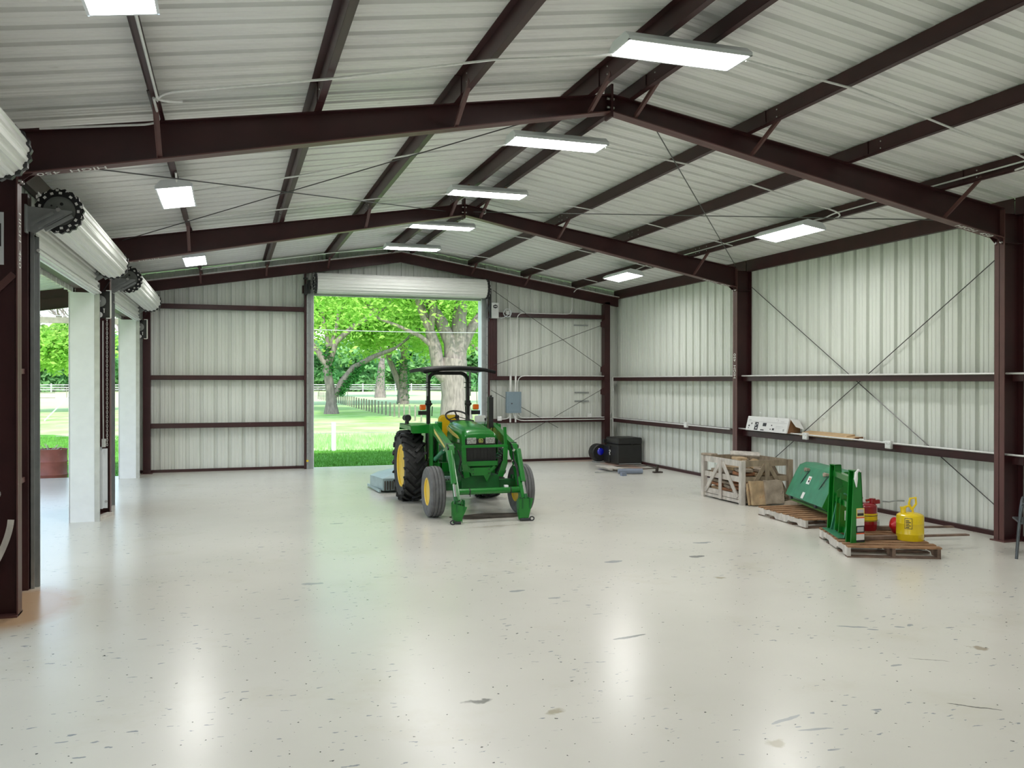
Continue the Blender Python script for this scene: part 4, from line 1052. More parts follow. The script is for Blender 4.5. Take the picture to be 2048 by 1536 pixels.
# rusty drum with sticks
d = thing('oil_drum', 'rusty red steel drum outside the nearest left door, filled with sticks', 'drum', (-7.56, 12.15, GZ))
m = MB(); prof = [(.285, 0), (.295, .01), (.29, .03)]
for z in (.28, .56): prof += [(.288, z-.03), (.302, z), (.288, z+.03)]
prof += [(.288, .80), (.298, .815), (.298, .83), (.275, .83), (.272, .70), (0, .70)]
m.lathe(prof, (-7.56, 12.15, GZ), 'z', 36); m.build('shell', 'drum_rust', d, smooth=True)
d.rotation_euler = (0, 0, 0)
rnd = random.Random(4)
for i in range(16):
    a = rnd.uniform(0, 2*pi); r = rnd.uniform(0, .2); x, y = -7.56+r*cos(a), 12.15+r*sin(a); b = rnd.uniform(0, 2*pi)
    L = rnd.uniform(.12, .26); m = MB(); m.tube([(x, y, GZ+.74), (x+L*cos(b)*.5, y+L*sin(b)*.5, GZ+.81), (x+L*cos(b), y+L*sin(b), GZ+.82+rnd.uniform(0, .12))], [.014, .010, .005], 5)
    tag(m.build('dry_stick', 'dry_wood'), 'dry pale stick poking out of the rusty drum', 'stick', 'sticks in the rusty drum')

# ------------------------------------------------------------------ the tractor
CX = -.28
TR = thing('tractor', 'green tractor with yellow wheels, black canopy and a bucketless front loader', 'tractor', (CX, 5.1, 0))
def P_(m, name, mat, **k): return m.build(name, mat, TR, **k)

def wheel(name, x, y, R, w, rimr, side, kind):
    """side: -1 when the dish faces left"""
    e = thing(name, None, None, (0, 0, 0)); e.parent = TR; e.location = Vector((x, y, R)) - wloc(TR)
    m = MB(); h = w/2
    if kind == 'lug':
        pr = [(rimr-.01, -h*.72), (rimr+.03, -h*.86), (R*.80, -h), (R*.90, -h*.93), (R-.045, -h*.76), (R-.03, -h*.3), (R-.028, 0), (R-.03, h*.3), (R-.045, h*.76), (R*.90, h*.93), (R*.80, h), (rimr+.03, h*.86), (rimr-.01, h*.72)]
    else:
        pr = [(rimr-.008, -h*.75), (rimr+.02, -h*.92), (R*.8, -h), (R*.92, -h*.93), (R-.018, -h*.8)]
        for q in (-.62, -.2, .2, .62):
            pr += [(R-.016, (q-.19)*h), (R-.001 if abs(q) < .5 else R-.008, (q-.15)*h), (R-.001 if abs(q) < .5 else R-.008, (q+.13)*h), (R-.016, (q+.17)*h)]
        pr += [(R-.018, h*.8), (R*.92, h*.93), (R*.8, h), (rimr+.02, h*.92), (rimr-.008, h*.75)]
    m.lathe(pr, (x, y, R), 'x', 56, caps=False)
    if kind == 'lug':
        n = 20
        for i in range(n):
            for sd in (-1, 1):
                a0 = 2*pi*(i + (.5 if sd > 0 else 0))/n
                pts = []
                for t, tt in ((0.02, 0), (.35, .10), (.72, .22), (1.0, .30)):
                    a = a0 - tt; rr = (R-.008) if t < .8 else R-.03
                    pts.append((x+sd*t*h*.98, y+rr*cos(a), R+rr*sin(a), a))
                pts.append((x+sd*h*1.0, y+(R-.10)*cos(a0-.33), R+(R-.10)*sin(a0-.33), a0-.33))
                for p, q in zip(pts, pts[1:]):
                    m.bar(p[:3], q[:3], .040, .036, up=(0, cos(p[3]), sin(p[3])))
    m.build('tyre', 'rubber' if kind == 'lug' else 'rubber_grey', e, smooth=True)
    s = side; m = MB()
    pr = [(rimr+.004, s*h*.70), (rimr+.012, s*h*.80), (rimr+.004, s*h*.84), (rimr-.02, s*h*.76), (rimr-.03, s*h*.3), (rimr*.80, s*h*.05), (rimr*.5, s*h*.12), (rimr*.34, s*h*.3), (rimr*.28, s*h*.32), (0, s*h*.32)]
    m.lathe(pr, (x, y, R), 'x', 40)
    m.lathe([(rimr+.004, -s*h*.70), (rimr+.01, -s*h*.82), (rimr-.02, -s*h*.76), (rimr-.03, -s*h*.2), (rimr*.8, s*h*.0), (0, 0)], (x, y, R), 'x', 40)
    m.build('rim', 'yellow', e, smooth=True)
    m = MB()
    for q in range(6):
        a = 2*pi*q/6+.4; cxx = x+s*h*.10; yy, zz = y+rimr*.62*cos(a), R+rimr*.62*sin(a); m.cyl((x+s*h*.0, yy, zz), (cxx+s*.012, yy, zz), .014, 8)
    m.each('wheel_nut', 'black', e)
wheel('rear_wheel', CX-.69, 6.1, .605, .36, .355, -1, 'lug')
wheel('rear_wheel', CX+.69, 6.1, .605, .36, .355, 1, 'lug')
wheel('front_wheel', CX-.70, 4.2, .385, .24, .205, -1, 'rib')
wheel('front_wheel', CX+.70, 4.2, .385, .24, .205, 1, 'rib')

def loft(m, secs, n=6, close=True):
    """secs: (y, half width, top z, bottom z, corner radius)"""
    rings = []
    for y, hw, z1, z0, r in secs:
        ring = [(CX-hw, y, z0)]
        for i in range(n+1):
            a = pi - i*(pi/2)/n; ring.append((CX-hw+r+r*cos(a), y, z1-r+r*sin(a)))
        ring.append((CX, y, z1+.012))
        for i in range(n+1):
            a = pi/2 - i*(pi/2)/n; ring.append((CX+hw-r+r*cos(a), y, z1-r+r*sin(a)))
        ring.append((CX+hw, y, z0)); rings.append(ring)
    k = len(rings[0]); vs = [p for r_ in rings for p in r_]; fs = []
    for i in range(len(rings)-1):
        for j in range(k): fs.append((i*k+j, i*k+(j+1) % k, (i+1)*k+(j+1) % k, (i+1)*k+j))
    if close: fs += [tuple(range(k)), tuple(range((len(rings)-1)*k, len(rings)*k))[::-1]]
    m.add(vs, fs)
m = MB(); loft(m, [(4.03, .24, 1.225, 1.19, .03), (4.035, .25, 1.25, 1.18, .05), (4.08, .258, 1.285, 1.10, .08), (4.25, .265, 1.325, .98, .11), (4.6, .265, 1.37, .95, .12), (4.95, .26, 1.40, .95, .12), (5.12, .25, 1.405, .95, .12)])
P_(m, 'hood', 'green', smooth=True)
m = MB(); loft(m, [(4.07, .245, 1.20, .80, .02), (4.6, .25, 1.1, .72, .02), (5.2, .24, 1.25, .70, .05)]); P_(m, 'side_panel', 'green_dark')
MB().box(CX-.245, CX+.245, 4.035, 4.075, 1.085, 1.225).build('headlight_panel', 'black', TR, bevel=.01)
for s in (-1, 1):
    x = CX+s*.148
    MB().box(x-.075, x+.075, 4.018, 4.04, 1.105, 1.20).build('headlight', 'headlamp', TR, bevel=.012)
em = MB().prism([(CX-.028, 1.122), (CX-.035, 1.15), (CX-.028, 1.182), (CX+.028, 1.182), (CX+.035, 1.15), (CX+.028, 1.122)], 'y', 4.024, 4.036).build('emblem', 'decal_yellow', TR)
MB().prism([(CX-.022, 1.128), (CX-.028, 1.15), (CX-.022, 1.176), (CX+.022, 1.176), (CX+.028, 1.15), (CX+.022, 1.128)], 'y', 4.021, 4.024).build('field', 'green_dark', em)
m = MB()   # small leaping shape
for a, b in (((-.015, 1.135), (.014, 1.148)), ((-.012, 1.150), (.010, 1.156)), ((-.012, 1.150), (-.018, 1.140)), ((.008, 1.15), (.018, 1.138)), ((-.012, 1.152), (-.014, 1.168)), ((-.014, 1.168), (-.004, 1.170))):
    m.bar((CX+a[0], 4.020, a[1]), (CX+b[0], 4.020, b[1]), .0025, .005, up=(0, 0, 1) if abs(a[0]-b[0]) > .006 else (1, 0, 0))
m.build('leaping_figure', 'decal_yellow', em)
MB().box(CX-.245, CX+.245, 4.045, 4.08, .80, 1.08).build('grille', 'black', TR)
m = MB()
for q in range(9): m.box(CX-.22+q*.055, CX-.215+q*.055, 4.04, 4.046, .82, 1.07)
m.each('grille_bar', parent=TR, mat='rubber')
for s in (-1, 1):   # swooping yellow stripe and number on the hood side
    m = MB(); X = CX+s*.2665
    m.prism([(5.10, 1.27), (4.72, 1.20), (4.40, 1.165), (4.30, 1.17), (4.42, 1.215), (4.75, 1.265), (5.10, 1.335)], 'x', X-.002, X+.002); P_(m, 'hood_stripe', 'decal_yellow')
    text('5203', 'label_white', .065, (CX+s*.268, 4.36, 1.13), (pi/2, 0, s*pi/2), TR, 'model_number')
    MB().box(CX+s*.262-.004, CX+s*.262+.004, 4.26, 5.05, 1.085, 1.10).build('vent_line', 'black', TR)
# front frame and brush guard
m = MB(); gx0, gx1, gy = CX-.30, CX+.365, 3.93
m.box(gx0-.02, gx1+.02, gy-.02, gy+.03, 1.055, 1.095)
m.bar((gx0, gy, 1.075), (gx0-.005, gy+.01, 1.31), .05, .018, up=(0, 1, 0)); m.bar((gx1, gy, 1.075), (gx1-.01, gy+.02, 1.36), .05, .018, up=(0, 1, 0))
for s, g in ((-1, gx0), (1, gx1)):
    m.bar((g, gy, 1.09), (g-s*.01, gy, .80), .07, .02, up=(0, 1, 0)); m.bar((g-s*.01, gy, .83), (g-s*.07, gy+.05, .60), .09, .02, up=(0, 1, 0))
m.box(CX-.26, CX+.24, gy+.02, gy+.07, .775, .845); P_(m, 'brush_guard', 'green', bevel=.004)
m = MB(); m.box(CX-.17, CX+.13, gy+.02, gy+.06, .63, .75); m.prism([(CX-.15, .64), (CX-.26, .74), (CX-.22, .78), (CX-.1, .66)], 'y', gy+.03, gy+.05); m.prism([(CX+.10, .64), (CX+.22, .74), (CX+.19, .78), (CX+.05, .66)], 'y', gy+.03, gy+.05)
m.prism([(CX+.02, .64), (CX+.13, .64), (CX+.075, .53)], 'y', gy+.03, gy+.05)
P_(m, 'front_bracket', 'green')
m = MB()
for a in (-.145, .105):
    for b in (.66, .72): m.cyl((CX+a, gy+.02, b), (CX+a, gy+.015, b), .010, 10)
m.each('bracket_hole', parent=TR, mat='black')
m = MB(); m.box(CX-.60, CX+.60, 4.11, 4.25, .40, .54); m.box(CX-.30, CX+.30, 4.05, 4.30, .42, .62)
for s in (-1, 1): m.cyl((CX+s*.58, 4.2, .32), (CX+s*.58, 4.2, .60), .05, 12)
P_(m, 'front_axle', 'green_dark', bevel=.006)
m = MB(); m.box(CX-.13, CX+.13, 4.3, 6.2, .50, .85); m.box(CX-.5, CX+.5, 6.0, 6.2, .5, .7); m.box(CX-.22, CX+.22, 5.6, 6.35, .45, .95); m.box(CX-.23, CX+.23, 4.35, 5.3, .60, .95); P_(m, 'chassis', 'green_dark', bevel=.01)
m = MB()
for q in range(4): m.tube([(CX+.30, 4.05+q*.06, 1.02-q*.05), (CX+.38, 4.1+q*.05, .95-q*.03), (CX+.42, 4.25, .82), (CX+.33, 4.35, .66-q*.02)], .011, 6)
for q in range(3): m.tube([(CX+.46, 3.86, 1.05), (CX+.44, 3.80-q*.02, .88), (CX+.47+q*.02, 3.70, .72), (CX+.46, 3.62, .50)], .009, 6)
m.tube([(CX-.40, 3.9, 1.03), (CX-.36, 3.86, .9), (CX-.38, 3.9, .74)], .012, 6); m.tube([(CX-.32, 4.0, .85), (CX-.36, 4.0, .72), (CX-.28, 4.0, .60)], .012, 6)
m.each('hydraulic_hose', parent=TR, mat='black', smooth=True)
m = MB()
for a, b, c in ((.42, 3.8, .84), (.45, 3.78, .78), (.43, 3.78, 1.0), (-.30, 3.98, .70)): m.cyl((CX+a, b, c), (CX+a+.03, b, c+.03), .016, 8)
m.each('hose_coupling', parent=TR, mat='chrome')

# loader
for s in (-1, 1):
    X = CX+s*.50
    a = thing('loader_arm', None, None); a.parent = TR; a.location = (0, 0, 0)
    m = MB(); A = (X, 5.06, 1.30); K = (X, 3.93, 1.03); K2 = (X, 3.86, .97); F = (X+s*.0, 3.52, .30)
    m.bar(A, K, .085, .15)
    m.bar((X, 4.02, 1.06), F, .065, .13, up=(0, -1, 0))
    m.prism([(4.10, 1.13), (3.88, 1.10), (3.84, .98), (3.92, .84), (4.04, .92)], 'x', X-.042, X+.042)
    m.build('beam', 'green', a, bevel=.008)
    m = MB(); m.bar((X-s*.0, 3.86, 1.03), (X, 3.62, .56), .085, .085, up=(0, -1, 0)) if False else m.cyl((X+s*.035, 3.84, 1.02), (X+s*.035, 3.60, .56), .042, 14)
    m.build('tilt_cylinder', 'green', a, smooth=True)
    m = MB(); m.cyl((X+s*.035, 3.61, .575), (X+s*.035, 3.49, .36), .019, 10); m.build('cylinder_rod', 'chrome', a, smooth=True)
    m = MB(); m.cyl((X+s*.035, 3.50, .38), (X+s*.035, 3.45, .28), .03, 10); m.cyl((X-.06, 3.45, .29), (X+.09, 3.45, .29), .022, 10); m.box(X-.05, X-.03, 3.40, 3.52, .18, .34); m.box(X+.06, X+.08, 3.40, 3.52, .18, .34); m.build('pivot', 'green_dark', a)
    m = MB(); m.cyl((X-.055, 3.90, 1.06), (X+.055, 3.90, 1.06), .03, 12); m.cyl((X-.05, 3.98, 1.10), (X+.05, 3.98, 1.10), .025, 10); m.build('knee_pin', 'black', a)
    xs = X+s*.044 if s > 0 else X-.044
    m = MB(); m.prism([(4.85, 1.30), (4.80, 1.235), (4.12, 1.045), (4.10, 1.075), (4.45, 1.185)], 'x', xs-.002, xs+.002); m.build('arm_stripe', 'decal_yellow', a)
    # lift cylinder under the beam
    m = MB(); m.cyl((X, 4.95, .80), (X, 4.40, .98), .034, 12); m.build('lift_cylinder', 'green_worn', a, smooth=True)
    m = MB(); m.cyl((X, 4.42, .975), (X, 4.15, 1.06), .018, 10); m.build('lift_rod', 'chrome', a)
    # mast
    m = MB(); m.box(X-.05, X-.04, 4.92, 5.16, .55, 1.37); m.box(X+.04, X+.05, 4.92, 5.16, .55, 1.37); m.box(X-.05, X+.05, 5.15, 5.16, .55, 1.34); m.box(X-.04, X+.04, 4.96, 5.1, .55, .75); m.cyl((X-.06, 5.06, 1.30), (X+.06, 5.06, 1.30), .035, 12)
    m.build('mast', 'green', a)
    # attachment foot with its hook
    m = MB(); fx = X-.005
    o_ = -.0
    m.prism([(fx-.09, .33), (fx+.13, .33), (fx+.055, .02), (fx-.085, .02)] if s > 0 else [(fx-.09, .30), (fx+.12, .24), (fx+.02, .02), (fx-.09, .02)], 'y', 3.405, 3.42)
    m.prism([(3.42, .34), (3.52, .30), (3.50, .10), (3.42, .02)], 'x', fx-.09, fx-.078)
    m.prism([(3.42, .34), (3.52, .30), (3.50, .10), (3.42, .02)], 'x', fx+.04, fx+.052)
    m.build('attachment_plate', 'green', a)
    m = MB(); hx = fx+(.02 if s > 0 else -.10); m.tube([(fx-.08, 3.40, .025), (fx+.08 if s > 0 else fx+.02, 3.38, .025)], .02, 8)
    cc = (fx+.10 if s > 0 else fx-.10); m.tube([(cc+.035*cos(q/10*2*pi), 3.38, .034+.028*sin(q/10*2*pi)) for q in range(11)], .010, 6)
    m.build('hook', 'ink', a)
m = MB(); m.cyl((CX-.50, 3.60, .44), (CX+.50, 3.60, .44), .046, 18); P_(m, 'cross_tube', 'green', smooth=True)
m = MB()
for x in (CX-.30, CX+.33): m.cyl((x-.008, 3.60, .44), (x+.008, 3.60, .44), .050, 18); m.bar((x, 3.56, .44), (x, 3.555, .37), .012, .01, up=(1, 0, 0))
m.each('hose_strap', parent=TR, mat='black')
MB().box(CX+.24, CX+.30, 3.58, 3.64, .48, .515).build('cap', 'white_plastic', TR, bevel=.008)
m = MB()
for s in (-1, 1): m.box(min(CX+s*.22, CX+s*.46), max(CX+s*.22, CX+s*.46), 4.95, 5.10, .60, .74); m.box(CX+s*.40-.01, CX+s*.40+.01, 4.95, 5.9, .62, .74)
m.each('loader_frame', parent=TR, mat='green')

# platform, fenders, seat, wheel
m = MB()
for s in (-1, 1):
    x0, x1 = sorted((CX+s*.40, CX+s*.47)); m.box(x0, x1, 5.2, 5.75, .62, .66)
    m.box(min(CX+s*.2, CX+s*.46), max(CX+s*.2, CX+s*.46), 5.15, 5.75, .66, .68)
m.each('footplate', parent=TR, mat='black')
for s in (-1, 1):
    m = MB(); x0, x1 = sorted((CX+s*.40, CX+s*.78)); xi = CX+s*.40
    pts = [(5.50, 1.20), (5.52, 1.29), (5.60, 1.325), (6.35, 1.325), (6.50, 1.29), (6.55, 1.20), (6.545, 1.20), (6.49, 1.28), (6.35, 1.312), (5.60, 1.312), (5.53, 1.28), (5.51, 1.20)]
    m.prism(pts, 'x', x0, x1)
    m.prism([(5.50, 1.32), (6.5, 1.32), (6.5, .95), (5.9, .75), (5.62, .75), (5.50, 1.0)], 'x', min(xi, xi+s*.008), max(xi, xi+s*.008))
    m.box(x0 if s < 0 else x1-.0, x0+.012 if s < 0 else x1+.012, 5.53, 6.5, 1.24, 1.32)
    m.prism([(x0, 1.318), (x1, 1.318), (x1, 1.19), (x0+.02 if s < 0 else x0, 1.19)], 'y', 5.495, 5.505)
    P_(m, 'fender', 'green')
m = MB(); m.cyl((CX-.78, 5.85, 1.33), (CX-.78, 5.85, 1.40), .035, 12); m.lathe([(0, -.07), (.055, -.07), (.06, -.05), (.055, .06), (.03, .07), (0, .07)], (CX-.78, 5.82, 1.435), 'y', 20); P_(m, 'work_light', 'black', smooth=True)
MB().cyl((CX-.80, 5.91, 1.435), (CX-.80, 5.90, 1.435), .05, 16).build('light_ring', 'chrome', TR)
m = MB(); loft_pts = None
def rbox(m, x0, x1, y0, y1, z0, z1): m.box(x0, x1, y0, y1, z0, z1)
seat = thing('seat', None, None); seat.parent = TR
cs = CX-.02
MB().box(cs-.22, cs+.20, 5.58, 5.98, .95, 1.04).build('cushion', 'yellow', seat, bevel=.035)
m = MB(); m.prism([(cs-.21, 1.02), (cs+.20, 1.02), (cs+.19, 1.42), (cs+.14, 1.475), (cs-.14, 1.475), (cs-.19, 1.42)], 'y', 5.93, 6.01); m.build('backrest', 'yellow', seat, bevel=.03)
m = MB()
for s in (-1, 1): m.bar((cs+s*.23, 5.95, 1.20), (cs+s*.23, 5.68, 1.16), .05, .05)
m.build('armrest', 'yellow', seat, bevel=.015)
MB().box(cs-.15, cs+.15, 5.65, 5.95, .80, .95).build('seat_base', 'black', seat)
MB().box(cs-.33, cs-.24, 5.45, 5.62, 1.18, 1.38).build('lever_console', 'green', TR, bevel=.012)
sw = thing('steering_wheel', None, None); sw.parent = TR
c = Vector((CX-.05, 5.28, 1.47)); M3 = Matrix.Rotation(radians(28), 3, 'X')
m = MB(); m.tube([tuple(c + M3 @ Vector((.19*cos(a/28*2*pi), .19*sin(a/28*2*pi), 0))) for a in range(29)], .015, 8); m.build('rim', 'black', sw, smooth=True)
m = MB()
for a in (90, 210, 330): m.bar(tuple(c), tuple(c + M3 @ Vector((.185*cos(radians(a)), .185*sin(radians(a)), 0))), .022, .012)
m.cyl(tuple(c + M3 @ Vector((0, 0, -.03))), tuple(c + M3 @ Vector((0, 0, .015))), .035, 14); m.cyl(tuple(c), (CX, 5.15, 1.1), .025, 10); m.build('spokes', 'black', sw)
MB().box(CX-.2, CX+.2, 5.1, 5.2, 1.2, 1.42).build('dash', 'black', TR, bevel=.02)
# roll bar and canopy
m = MB(); rx, rz, ry = .355, 2.20, 6.10; P = [(CX-rx, ry, .85), (CX-rx, ry, 2.0)]
for i in range(9):
    a = pi - i*(pi/2)/8; P.append((CX-rx+.14+.14*cos(a), ry, 2.06+.14*sin(a)))
P += [(2*CX-x, y, z) for x, y, z in P[::-1]]
for a, b in zip(P, P[1:]):
    if (Vector(a)-Vector(b)).length > 1e-4: m.bar(a, b, .062, .07, up=(0, 1, 0))
P_(m, 'roll_bar', 'black', bevel=.006)
m = MB()
for s in (-1, 1):
    m.box(CX+s*rx-.042, CX+s*rx+.042, ry-.045, ry+.045, 1.62, 1.72); m.box(CX+s*rx-.055, CX+s*rx+.055, ry-.05, ry+.05, 1.94, 1.955); m.box(CX+s*rx-.055, CX+s*rx+.055, ry-.05, ry+.05, 2.03, 2.045); m.cyl((CX+s*rx-.06, ry-.03, 1.66), (CX+s*rx+.06, ry-.03, 1.66), .02, 8)
    m.tube([(CX+s*(rx-.05), ry-.06, 1.45), (CX+s*(rx-.06), ry-.06, 1.62)], .008, 6)
m.each('roll_bar_hinge', parent=TR, mat='black')
m = MB()
for s in (-1, 1): m.box(CX+s*(rx+.03)-.014, CX+s*(rx+.03)+.014, ry-.05, ry-.03, 1.8, 2.24)
m.each('canopy_support', parent=TR, mat='galv')
m = MB(); n1, n2 = 12, 10; V = []; Fc = []
for j in range(n2+1):
    for i in range(n1+1):
        u = -1+2*i/n1; v = j/n2; x = CX+.03+u*.62; y = 5.35+v*1.25
        z = 2.335 - .045*abs(u)**3 - .04*(1-v)**4 - .04*v**4 - .02*abs(u)*(1-v)
        V.append((x, y, z))
for j in range(n2):
    for i in range(n1): Fc.append((j*(n1+1)+i, j*(n1+1)+i+1, (j+1)*(n1+1)+i+1, (j+1)*(n1+1)+i))
m.add(V, Fc); o = P_(m, 'canopy', 'canopy_black', smooth=True); sd = o.modifiers.new('t', 'SOLIDIFY'); sd.thickness = .05
m = MB(); m.box(CX-.40, CX+.40, 5.55, 5.60, 2.245, 2.28); m.box(CX-.40, CX+.40, 6.05, 6.12, 2.235, 2.28); m.each('canopy_frame', parent=TR, mat='galv')
for s in (-1, 1):
    X = CX+s*.475
    MB().box(X-.075, X+.075, 5.98, 6.03, 1.475, 1.545).build('light_bracket', 'black', TR)
    MB().box(X-.055, X+.055, 5.97, 6.03, 1.56, 1.655).build('warning_light', 'amber', TR, bevel=.02)
m = MB(); m.tube([(CX+.50, 6.0, 1.66), (CX+.485, 6.0, 1.95), (CX+.50, 5.9, 2.22)], .005, 5); P_(m, 'light_wire', 'black')
m = MB(); m.box(CX+.375, CX+.385, 4.86, 4.96, 1.0, 1.80); m.box(CX+.385, CX+.455, 4.86, 4.96, 1.3, 1.80) ; m.cyl((CX+.42, 4.91, 1.8), (CX+.42, 4.91, 1.83), .025, 10); P_(m, 'exhaust', 'black', bevel=.006)
MB().box(CX+.42, CX+.62, 5.85, 5.90, 1.335, 1.46).build('slow_sign', 'white_plastic', TR, bevel=.02)
m = MB()
for q in range(3): m.tube([(CX+.42+q*.03, 5.3, 1.15), (CX+.44+q*.04, 5.28, 1.40+.02*q)], .006, 5); m.cyl((CX+.44+q*.04, 5.28, 1.40+.02*q), (CX+.44+q*.04, 5.28, 1.44+.02*q), .016, 8)
m.each('control_lever', parent=TR, mat='black')
m = MB(); m.box(CX-.47, CX-.44, 5.72, 5.80, .70, 1.2); m.cyl((CX-.46, 5.65, .72), (CX-.46, 5.65, 1.18), .008, 6); P_(m, 'grab_post', 'black')

m = MB(); Pm = []
for i in range(25):
    a = 2*pi*i/24; Pm.append((.60*cos(a)*(1+.08*sin(3*a)), .22*sin(a)*(1+.12*sin(5*a))))
m.prism([(-.16+x, 3.98+y) for x, y in Pm[:-1]], 'z', .001, .012)
tag(m.build('floor_mat', 'mat_brown'), 'flat dark brown mat on the floor between the front wheels', 'mat')

# rotary cutter on the back of the tractor
c = thing('rotary_cutter', 'pale blue-grey rotary cutter behind the left rear wheel of the tractor', 'mower', (-.28, 7.9, 0))
m = MB(); pts = [(-1.24, 7.18), (.68, 7.18), (.72, 7.9), (.55, 8.5), (.1, 8.85), (-.66, 8.85), (-1.12, 8.5), (-1.36, 7.9)]
m.prism(pts, 'z', .25, .262)
for (x0, y0), (x1, y1) in zip(pts, pts[1:]+pts[:1]): m.bar((x0, y0, .15), (x1, y1, .15), .012, .22)
inner = [(-.28+(x+.28)*.6, 7.95+(y-7.95)*.6) for x, y in pts]; k = len(pts)
m.add([(x, y, .262) for x, y in pts]+[(x, y, .36) for x, y in inner], [(i, (i+1) % k, k+(i+1) % k, k+i) for i in range(k)]+[tuple(range(k, 2*k))])
m.build('deck', 'mower', c)
m = MB(); m.bar((-1.30, 7.15, .04), (-1.36, 8.2, .04), .03, .05); m.bar((.7, 7.15, .04), (.74, 8.2, .04), .03, .05); m.each('skid', 'mower', c)
m = MB(); rnd = random.Random(3)
for q in range(40): x = -1.22+q*.048; m.box(x, x+.02, 7.13, 7.15, .03+rnd.uniform(0, .05), .22)
m.build('chain_guard', 'mat_brown', c)
m = MB(); m.box(-.5, -.06, 7.4, 7.9, .36, .5); m.cyl((-.28, 6.7, .55), (-.28, 7.5, .48), .05, 12); m.bar((-.55, 7.25, .3), (-.4, 6.7, .6), .05, .05); m.bar((0, 7.25, .3), (-.15, 6.7, .6), .05, .05); m.build('hitch', 'mower', c)

# ------------------------------------------------------------------ crate of stone
cr = thing('slatted_crate', 'weathered open-slat wooden crate full of flat stones by the middle column', 'crate', (4.66, 4.42, 0))
x0, x1, y0, y1, H = 4.17, 5.10, 3.80, 5.00, .735
def face(m, a, b, gate):
    """crate side from a to b (x,y): posts, rails, upright and two braces"""
    A = Vector((a[0], a[1], 0)); B = Vector((b[0], b[1], 0)); d = (B-A).normalized(); n = Vector((-d.y, d.x, 0))
    L = (B-A).length
    def q(s, z): return tuple(A + d*s + Vector((0, 0, z)))
    m.bar(q(.03, H-.05), q(L-.03, H-.05), .02, .10)
    m.bar(q(.03, .42), q(L-.03, .42), .02, .09)
    m.bar(q(.03, .13), q(L-.03, .13), .02, .09); m.bar(q(.03, .05), q(L-.03, .05), .02, .05)
    o = n*.022
    for s0, s1 in ((L*.08, L*.47), (L*.92, L*.53)):
        m.bar(tuple(Vector(q(s0, .12))-o), tuple(Vector(q(s1, H-.07))-o), .02, .07, up=tuple(d))
    m.bar(tuple(Vector(q(L/2, .03))-o*1.9), tuple(Vector(q(L/2, H-.03))-o*1.9), .02, .075, up=tuple(d))
for nm, a, b, mat in (('left_side', (x0, y1), (x0, y0), 'wood_pale'), ('front_side', (x0, y0), (x1, y0), 'wood_grey'), ('right_side', (x1, y0), (x1, y1), 'wood_grey'), ('back_side', (x1, y1), (x0, y1), 'wood_grey')):
    m = MB(); face(m, a, b, 0); m.build(nm, mat, cr)
for i, (x, y) in enumerate(((x0, y0), (x0, y1), (x1, y0), (x1, y1))):
    MB().box(x-.035, x+.045, y-.04, y+.04, 0, H).build('corner_post', 'wood_pale' if i < 2 else 'wood_grey', cr)
MB().box(x0, x1, y0, y1, .08, .10).build('floor_board', 'wood_grey', cr)
def slab(name, c, d, rot, mat, label, seed, group=None, cat='stone'):
    """irregular flat stone; d = (length, width, thickness)"""
    rnd = random.Random(seed); m = MB(); j = lambda: rnd.uniform(-.10, .06)
    pts = [((a+j()*(1 if a > 0 else -1))*d[0]/2, (b+j()*(1 if b > 0 else -1))*d[1]/2) for a, b in ((-1, -1), (-.3, -1), (.4, -1), (1, -1), (1, 0), (1, .9), (.5, 1), (-.4, 1), (-1, 1), (-1, .2))]; n = len(pts)
    vs = [(x, y, -d[2]/2) for x, y in pts] + [(x*.97, y*.97, d[2]/2*rnd.uniform(.85, 1.1)) for x, y in pts]
    m.add(vs, [tuple(range(n))[::-1], tuple(range(n, 2*n))]+[(i, (i+1) % n, n+(i+1) % n, n+i) for i in range(n)])
    o = m.build(name, mat, origin=(0, 0, 0)); o.location = c; o.rotation_euler = rot
    b = o.modifiers.new('b', 'BEVEL'); b.width = .006; b.segments = 2
    tag(o, label, cat, group); return o
rnd = random.Random(21)
k = 0
for lay in range(8):
    z = .125 + lay*.062
    for gx in range(3):
        for gy in range(3):
            if lay > 4 and gx == 2 or lay > 6 and gy == 2: continue
            x = x0+.19+gx*.27+rnd.uniform(-.02, .02); y = y0+.24+gy*.34+rnd.uniform(-.03, .03)
            mt = rnd.choice(['stone_tan', 'stone_grey', 'stone_grey', 'stone_rust'])
            slab('flat_stone', (x, y, z), (.26, .32, .05), (rnd.uniform(-.05, .05), rnd.uniform(-.05, .05), rnd.uniform(-.3, .3)), mt, 'flat stone lying in the pile inside the slatted crate', 100+k, 'flat stones inside the crate'); k += 1
for i, (x, y, z, r, mt) in enumerate(((4.55, 4.15, .60, (.5, .3, .4), 'stone_tan'), (4.8, 4.2, .57, (-.4, .35, 1.1), 'stone_grey'), (4.6, 4.6, .62, (.1, -.4, .2), 'stone_grey'), (4.85, 4.55, .58, (.3, .5, 2), 'stone_tan'))):
    slab('flat_stone', (x, y, z), (.34, .28, .05), r, mt, 'tilted flat stone on top of the pile inside the slatted crate', 300+i, 'tilted stones on the crate pile')
slab('flat_stone', (4.22, 4.92, H+.022), (.16, .26, .035), (0, 0, .3), 'stone_grey', 'thin grey stone resting on the far left corner of the crate', 400)
slab('flat_stone', (4.26, 4.02, H+.025), (.18, .30, .04), (0, 0, -.2), 'stone_tan', 'thin tan stone resting on the near left rim of the crate', 401)
slab('flat_stone', (4.84, 4.72, .765), (.52, .13, .03), (.5, .06, -.35), 'wood_pale', 'pale pinkish slab sticking up across the back of the crate', 402)
slab('leaning_stone', (4.38, 3.655, .21), (.30, .40, .05), (radians(80), 0, .08), 'stone_tan', 'orange-stained stone slab leaning on the front of the crate, left one', 403)
